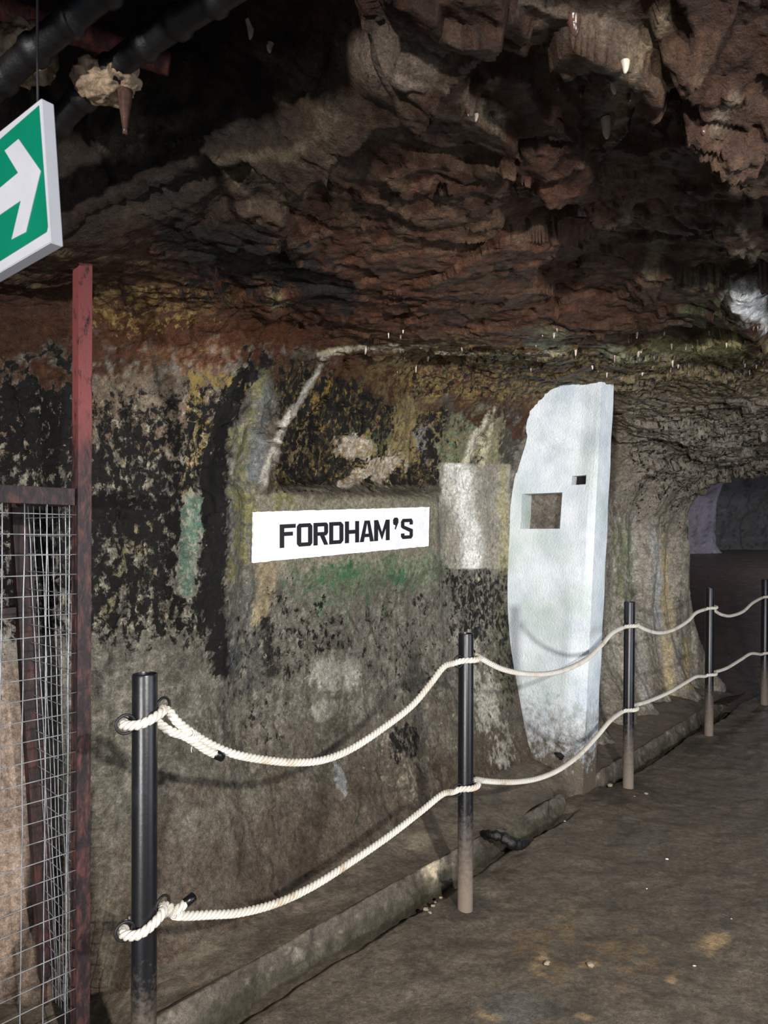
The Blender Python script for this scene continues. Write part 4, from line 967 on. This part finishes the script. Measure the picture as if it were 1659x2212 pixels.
upt = [T1(365, 1578, -0.004), T1(395, 1588, -0.002), T1(420, 1602, 0.004), T1(445, 1619, 0.006), T1(466, 1629, 0.006)]
rope('up', UPZ, up_px, 'white three-strand rope of the upper row, its taped tail hanging below', (upt, (T1(414, 1588), T1(440, 1601) - T1(395, 1572), (0.0135, 0.0225), 13, 0.030), [T1(414, 1597), T1(416, 1610), T1(413, 1618), T1(414, 1626)]))
lot = [T1(362, 1972, -0.004), T1(376, 1968, 0.004), T1(390, 1960, 0.008), T1(402, 1950, 0.008)]
rope('lo', LOZ, lo_px, 'white three-strand rope of the lower row near the mud bank', (lot, (T1(381, 1971), T1(400, 1974) - T1(365, 1968), (0.0135, 0.019), 9, 0.016), None))

# ------------------------------------------------------------------ rusty gate frame with wire mesh
gate = empty('mesh_gate', (-0.878, 2.05, 0), label='rusty steel gate frame filled with galvanised wire mesh at the left edge', cat='gate')
gp_ = Vector((-0.878, 2.05, 0))
keep(link('upright', bar(gp_ + Vector((0, 0, -0.05)), gp_ + Vector((0.008, 0, 2.31)), 0.040, 0.040, d3), mat_rust, smooth=False), gate)
rail_z = 1.600
keep(link('rail', bar(gp_ - d3 * 0.022 + Vector((0, 0, rail_z)), gp_ - d3 * 0.62 + Vector((0, 0, rail_z + 0.004)), 0.048, 0.036, (0, 0, 1)), mat_rust, smooth=False, label='rusty horizontal rail above the mesh'), gate)
keep(link('rail', bar(gp_ - d3 * 0.022 + Vector((0, 0, 0.06)), gp_ - d3 * 0.62 + Vector((0, 0, 0.06)), 0.045, 0.036, (0, 0, 1)), mat_rust, smooth=False), gate)
keep(link('upright', bar(gp_ - d3 * 0.64 + Vector((0, 0, -0.05)), gp_ - d3 * 0.64 + Vector((0, 0, 1.62)), 0.040, 0.040, d3), mat_rust, smooth=False), gate)
def on_gate(px_, py_):
    a = (px_ - CX) / FPX; t = (gp_.x - a * gp_.y) / (D[0] - a * D[1]); Y = gp_.y - D[1] * t
    return t
def wire(p0, p1, name='wire', r=0.0016, jit=0.003, seed=0, parent=gate):
    rg = random.Random(seed); p0, p1 = Vector(p0), Vector(p1); n = max(3, int((p1 - p0).length / 0.12)); pts = []
    for i in range(n + 1):
        p = p0.lerp(p1, i / n); k = 0 if i in (0, n) else 1; pts.append(p + Vector((rg.uniform(-jit, jit), rg.uniform(-jit, jit), rg.uniform(-jit, jit) * 0.5)) * k)
    Vt, Ft = tube(catmull(pts, 0.05), r, 6); return keep(link(name, mesh(name, Vt, Ft), mat_wire), parent)
for i, t in enumerate([on_gate(146, 0), on_gate(98, 0), on_gate(49, 0), on_gate(1, 0), on_gate(-45, 0), on_gate(-95, 0), on_gate(-150, 0), on_gate(-210, 0), on_gate(-270, 0)]):
    if t < 0.62: wire(gp_ - d3 * (t + 0.012) + n3 * 0.012 + Vector((0, 0, 0.06)), gp_ - d3 * t + n3 * 0.012 + Vector((0, 0, 1.58)), seed=i, jit=0.0015)
for i in range(28):
    z = 1.553 - i * 0.0563
    if z > 0.05: wire(gp_ - d3 * 0.012 + n3 * 0.014 + Vector((0, 0, z - 0.004)), gp_ - d3 * 0.63 + n3 * 0.014 + Vector((0, 0, z)), seed=50 + i, jit=0.0015)
# return panel from the gate to the rock
ret = empty('mesh_side_panel', (-1.0, 2.2, 0), label='leaning dark rusty frame with fine wire mesh behind the gate', cat='gate')
q0 = gp_ + n3 * -0.03
pA = Vector((-1.178, 2.29, 1.60)); pB = Vector((-1.06, 2.26, -0.03))
keep(link('upright', bar(pB, pA, 0.056, 0.03, d3), mat_darkrust, smooth=False), ret)
keep(link('rail', bar(Vector((-1.16, 2.29, 1.245)), Vector((-1.42, 2.10, 1.235)), 0.034, 0.03, (0, 0, 1)), mat_darkrust, smooth=False), ret)
keep(link('rail', bar(q0 + Vector((0, 0, 1.59)), Vector((-1.18, 2.29, 1.60)), 0.03, 0.03, (0, 0, 1)), mat_darkrust, smooth=False), ret)
for i in range(8):
    u = 0.05 + 0.9 * i / 7.5; a = q0.lerp(Vector((pB.x, pB.y, 0)), u); b = q0.lerp(Vector((pA.x + .012, pA.y, 0)), u)
    wire(a + Vector((0, 0, 0.03)), b + Vector((0, 0, 1.59)), seed=100 + i, r=0.0015, parent=ret)
for i in range(27):
    z = 1.545 - i * 0.0563
    if z > 0.04:
        e_ = pB.lerp(pA, (z + 0.03) / 1.63); wire(q0 + Vector((0, 0, z)), Vector((e_.x, e_.y, z)), seed=150 + i, r=0.0014, jit=0.001, parent=ret)

# ------------------------------------------------------------------ hanging exit sign
e_s = Vector((-0.783, 0.622, 0)); n_s = Vector((-0.622, -0.783, 0)); S0 = Vector((-0.555, 1.18, 0))
def on_sign(px_, py_):
    a = (px_ - CX) / FPX; t = (S0.x - a * S0.y) / (a * e_s.y - e_s.x); q = S0 + e_s * t
    return t, CAMZ - (py_ - HY) / FPX * q.y
def sp(t, z, o): return S0 + e_s * t + n_s * o + Vector((0, 0, z))
sign = empty('exit_sign', sp(0.15, 2.1, 0), label='hanging green and white exit sign with a white arrow pointing right', cat='sign')
tr0, zr0 = on_sign(109, 524); tr1, zr1 = on_sign(89, 212); tl, zl0 = on_sign(0, 588); _, zl1 = on_sign(0, 283)
def edge(t, top):
    (ta, za), (tb, zb) = ((tr1, zr1), (tl, zl1)) if top else ((tr0, zr0), (tl, zl0)); return za + (zb - za) * (t - ta) / (tb - ta)
TE = 0.34
def plate(name, poly, o0, o1, mat, lab=None, bev=0.0):
    bm = bmesh.new(); f_ = [bm.verts.new(sp(t, z, o1)) for t, z in poly]; b_ = [bm.verts.new(sp(t, z, o0)) for t, z in poly]; n = len(poly)
    bm.faces.new(f_); bm.faces.new(b_[::-1])
    for i in range(n): bm.faces.new((f_[i], b_[i], b_[(i + 1) % n], f_[(i + 1) % n]))
    bmesh.ops.recalc_face_normals(bm, faces=bm.faces)
    if bev: bmesh.ops.bevel(bm, geom=bm.edges[:], offset=bev, segments=2, affect='EDGES')
    me = bpy.data.meshes.new(name); bm.to_mesh(me); bm.free(); return keep(link(name, me, mat, smooth=False, label=lab), sign)
body = [(tr0, zr0), (tr1, zr1), (TE, edge(TE, True)), (TE, edge(TE, False))]
plate('box', body, -0.022, 0.0, mat_signwhite, None, 0.0012)
gpx = [(104, 500), (85, 228)]; g0, g1 = on_sign(*gpx[0]), on_sign(*gpx[1]); tg, zg0 = on_sign(0, 565); _, zg1 = on_sign(0, 302)
def gl(t, a, b): return a[1] + (b[1] - a[1]) * (t - a[0]) / (b[0] - a[0])
gT = TE - 0.012
plate('green_panel', [(g0[0] + 0.004, g0[1] - 0.0), (g0[0], g0[1] + 0.008), (g1[0], g1[1]), (gT, gl(gT, g1, (tg, zg1))), (gT, gl(gT, g0, (tg, zg0)))], 0.0002, 0.0009, mat_signgreen)
arrow = [(90, 370), (42, 301), (12, 326), (41, 374), (0, 408), (0, 466), (47, 434), (27, 518), (58, 502)]
ap = [on_sign(*q) for q in arrow]; i4, i5 = ap[4], ap[5]
sl0 = (ap[4][1] - ap[3][1]) / (ap[4][0] - ap[3][0]); sl1 = (ap[5][1] - ap[6][1]) / (ap[5][0] - ap[6][0])
tE = i4[0] + 0.05; ap[4] = (tE, i4[1] + sl0 * 0.05); ap[5] = (tE, i5[1] + sl1 * 0.05)
plate('arrow', ap, 0.0011, 0.0017, mat_signwhite, 'white arrow')
for px_, y0 in ((68, 80),):
    t, z = on_sign(px_, 232); Vt, Ft = tube([sp(t, z - 0.02, -0.011), sp(t + 0.004, z + 0.1, -0.012), sp(t, 2.85, -0.011)], 0.0022, 6); keep(link('hanger', mesh('hanger', Vt, Ft), mat_iron), sign)
t = 0.30; Vt, Ft = tube([sp(t, edge(t, True) - 0.01, -0.011), sp(t, 2.85, -0.011)], 0.0022, 6); keep(link('hanger', mesh('hanger', Vt, Ft), mat_iron), sign)

# ------------------------------------------------------------------ pipes and crusted brackets under the ceiling, upper left
def pipe_obj(name, pts, r, mat, label, cat, seg=20, rib=None, group=None, amp=0.0):
    path = resample(catmull(pts, 0.01), 0.008); n = len(path)
    rad = [r * (1 + amp * math.sin(i * 0.9) * math.sin(i * 0.37)) for i in range(n)]
    if rib: rad = [r * (1 + rib * (1 if (i // 3) % 4 == 0 else 0)) for i in range(n)]
    Vt, Ft = tube(path, rad, seg); return link(name, mesh(name, Vt, Ft), mat, label=label, cat=cat, group=group)
pipe_obj('rusty_pipe', [P_y(-160, -55, 1.50), P_y(0, 18, 1.52), P_y(200, 85, 1.56), P_y(372, 142, 1.60)], 0.024, mat_redpipe, 'rusty red pipe crossing behind the black conduits under the ceiling', 'pipe', amp=0.05)
pipe_obj('conduit', [P_y(330, -90, 1.26), P_y(215, -10, 1.30), P_y(120, 70, 1.34), P_y(10, 165, 1.40), P_y(-110, 280, 1.48)], 0.026, mat_conduit, 'black ribbed conduit above the green exit sign', 'conduit', rib=0.22, group='black conduits')
pipe_obj('conduit', [P_y(560, -60, 1.26), P_y(430, 20, 1.33), P_y(330, 85, 1.40), P_y(230, 160, 1.46), P_y(120, 270, 1.56), P_y(10, 400, 1.7)], 0.026, mat_conduit, 'black ribbed conduit running past the crusted bracket with the drip', 'conduit', rib=0.22, group='black conduits')
def bracket(c, r, label, drip, seed, squash):
    b = empty('crusted_bracket', c, label=label, cat='bracket', group='calcite-crusted pipe brackets')
    keep(link('crust', blob('crust', c, r, mat_calcite, seed, 5, 0.30, 3.2, squash)), b)
    if drip:
        p0 = Vector(drip); pts = [p0 + Vector((0, 0, 0.03)), p0, p0 - Vector((0, 0, 0.03)), p0 - Vector((0, 0, 0.058))]
        Vt, Ft = tube(catmull(pts, 0.008), [0.016 - 0.011 * min(1, i / 8) for i in range(30)][:len(catmull(pts, 0.008))] , 10)
        keep(link('drip', mesh('drip', Vt, Ft), mat_brown_drip, label='wet brown drip'), b)
    return b
bracket(P_y(232, 172, 1.47), 0.058, 'pale brown crusted bracket with a wet drip below the conduit', P_y(270, 228, 1.45), 31, (1.0, 0.8, 0.72))
bracket(P_y(45, 115, 1.47), 0.066, 'pale grey crusted bracket above the green exit sign', None, 37, (0.95, 0.7, 0.95))

# ------------------------------------------------------------------ stalactites on the ceiling (pieces of the ceiling)
bpy.context.view_layer.update()
dg = bpy.context.evaluated_depsgraph_get()
def hit(px_, py_):
    d = Vector(((px_ - CX) / FPX, 1, -(py_ - HY) / FPX)).normalized()
    best = None
    for o in (wall, ceil):
        ok, loc, nor, _ = o.ray_cast(Vector((0, 0, CAMZ)), d)
        if ok and (best is None or loc.length < best.length): best = loc.copy()
    return best
def drip_mesh(seed, n=7):
    rg = random.Random(seed); V_, F_ = [], []
    for j in range(n):
        f = j / (n - 1); r = (1 - f) ** 0.6 * 0.5 + 0.12 + 0.05 * rg.random()
        for i in range(8):
            a = i * math.pi / 4; V_.append((r * math.cos(a) + 0.1 * math.sin(f * 3 + seed), r * math.sin(a), 0.35 - f * 1.35))
    for j in range(n - 1):
        for i in range(8): i2 = (i + 1) % 8; F_.append((j * 8 + i, (j + 1) * 8 + i, (j + 1) * 8 + i2, j * 8 + i2))
    F_.append(tuple(range((n - 1) * 8 + 7, (n - 1) * 8 - 1, -1))); return mesh('stalactite', V_, F_)
dm = [drip_mesh(i) for i in range(4)]
for m_ in dm[:2]: m_.materials.append(mat_drip); m_.polygons.foreach_set('use_smooth', [True] * len(m_.polygons))
for m_ in dm[2:]: m_.materials.append(mat_brown_drip); m_.polygons.foreach_set('use_smooth', [True] * len(m_.polygons))
def stal(px_, py_, wpx, hpx, kind=0):
    p = hit(px_, py_ - hpx * 0.45)
    if p is None: return
    s = p.y / FPX; o = bpy.data.objects.new('stalactite', dm[kind % 4]); col.objects.link(o); o.parent = ceil
    o.location = p; o.scale = (wpx * s, wpx * s, hpx * s * 0.8); o.rotation_euler = (0, 0, random.random() * 6)
for q in ((1311, 285, 20, 40, 0), (1256, 200, 16, 30, 2), (1240, 65, 26, 34, 2), (540, 72, 16, 36, 0), (583, 108, 14, 18, 0), (1010, 248, 10, 16, 2), (1028, 258, 9, 15, 1), (1065, 250, 11, 16, 2), (1350, 150, 16, 24, 0), (1328, 195, 15, 22, 0),
          (1360, 215, 12, 20, 2), (1520, 285, 14, 20, 2), (1205, 190, 14, 20, 2)): stal(*q)
rg = random.Random(11)
for i in range(46):
    x = rg.uniform(1150, 1655) if i < 36 else rg.uniform(700, 1150); y = 770 - 0.01 * (x - 1000) + rg.uniform(-55, 45)
    stal(x, y, rg.uniform(3.5, 7), rg.uniform(8, 17), rg.choice((0, 1, 3, 3)))

# ------------------------------------------------------------------ small things on the ground
def loose(name, px_, py_, z, r, mat, label, cat, group, seed, sq=(1, 1, 0.6)):
    p = P_z(px_, py_, z); me = blob(name, (0, 0, 0), r, mat, seed, 2, 0.35, 3, sq); o = link(name, me, mat, label=label, cat=cat, group=group); o.location = p + Vector((0, 0, r * sq[2] * 0.5)); return o
bpy.context.view_layer.update()
for i, (x, y, r) in enumerate(((920, 1966, 0.012), (935, 1958, 0.009), (928, 1972, 0.008), (952, 1940, 0.007), (940, 1950, 0.006), (1275, 2085, 0.013), (1181, 2082, 0.011), (1395, 1715, 0.012), (1370, 1722, 0.009), (1270, 1690, 0.014), (1318, 1698, 0.016))):
    loose('stone_chip', x, y, 0.004, r, mat_pebble, 'small tan stone chip lying on the wet mud floor', 'stone', 'stone chips on the mud', 700 + i)
for i, (x, y, r) in enumerate(((1441, 1856, 0.008), (1220, 1774, 0.005), (1500, 2087, 0.006), (1580, 1985, 0.004), (1397, 1920, 0.004))):
    loose('white_flake', x, y, 0.004, r, mat_flake, 'tiny white flake lying on the dark mud floor', 'flake', 'white flakes on the mud', 730 + i, (1, .6, 0.35))
# wet black root hanging over the kerb
rp = [P_z(1042, 1800, 0.095), P_z(1060, 1803, 0.11), P_z(1085, 1808, 0.105), P_z(1100, 1818, 0.09), P_z(1120, 1824, 0.06), P_z(1140, 1818, 0.03), P_z(1150, 1812, 0.005)]
pth = resample(catmull(rp, 0.01), 0.008); rad = [0.008 + 0.017 * math.sin(math.pi * min(1, i / len(pth) + 0.12)) * (1 + 0.25 * math.sin(i * 1.3)) for i in range(len(pth))]
Vt, Ft = tube(pth, rad, 12); link('root_stub', mesh('root_stub', Vt, Ft), mat_char, label='wet black stub of wood lying over the broken kerb', cat='wood')
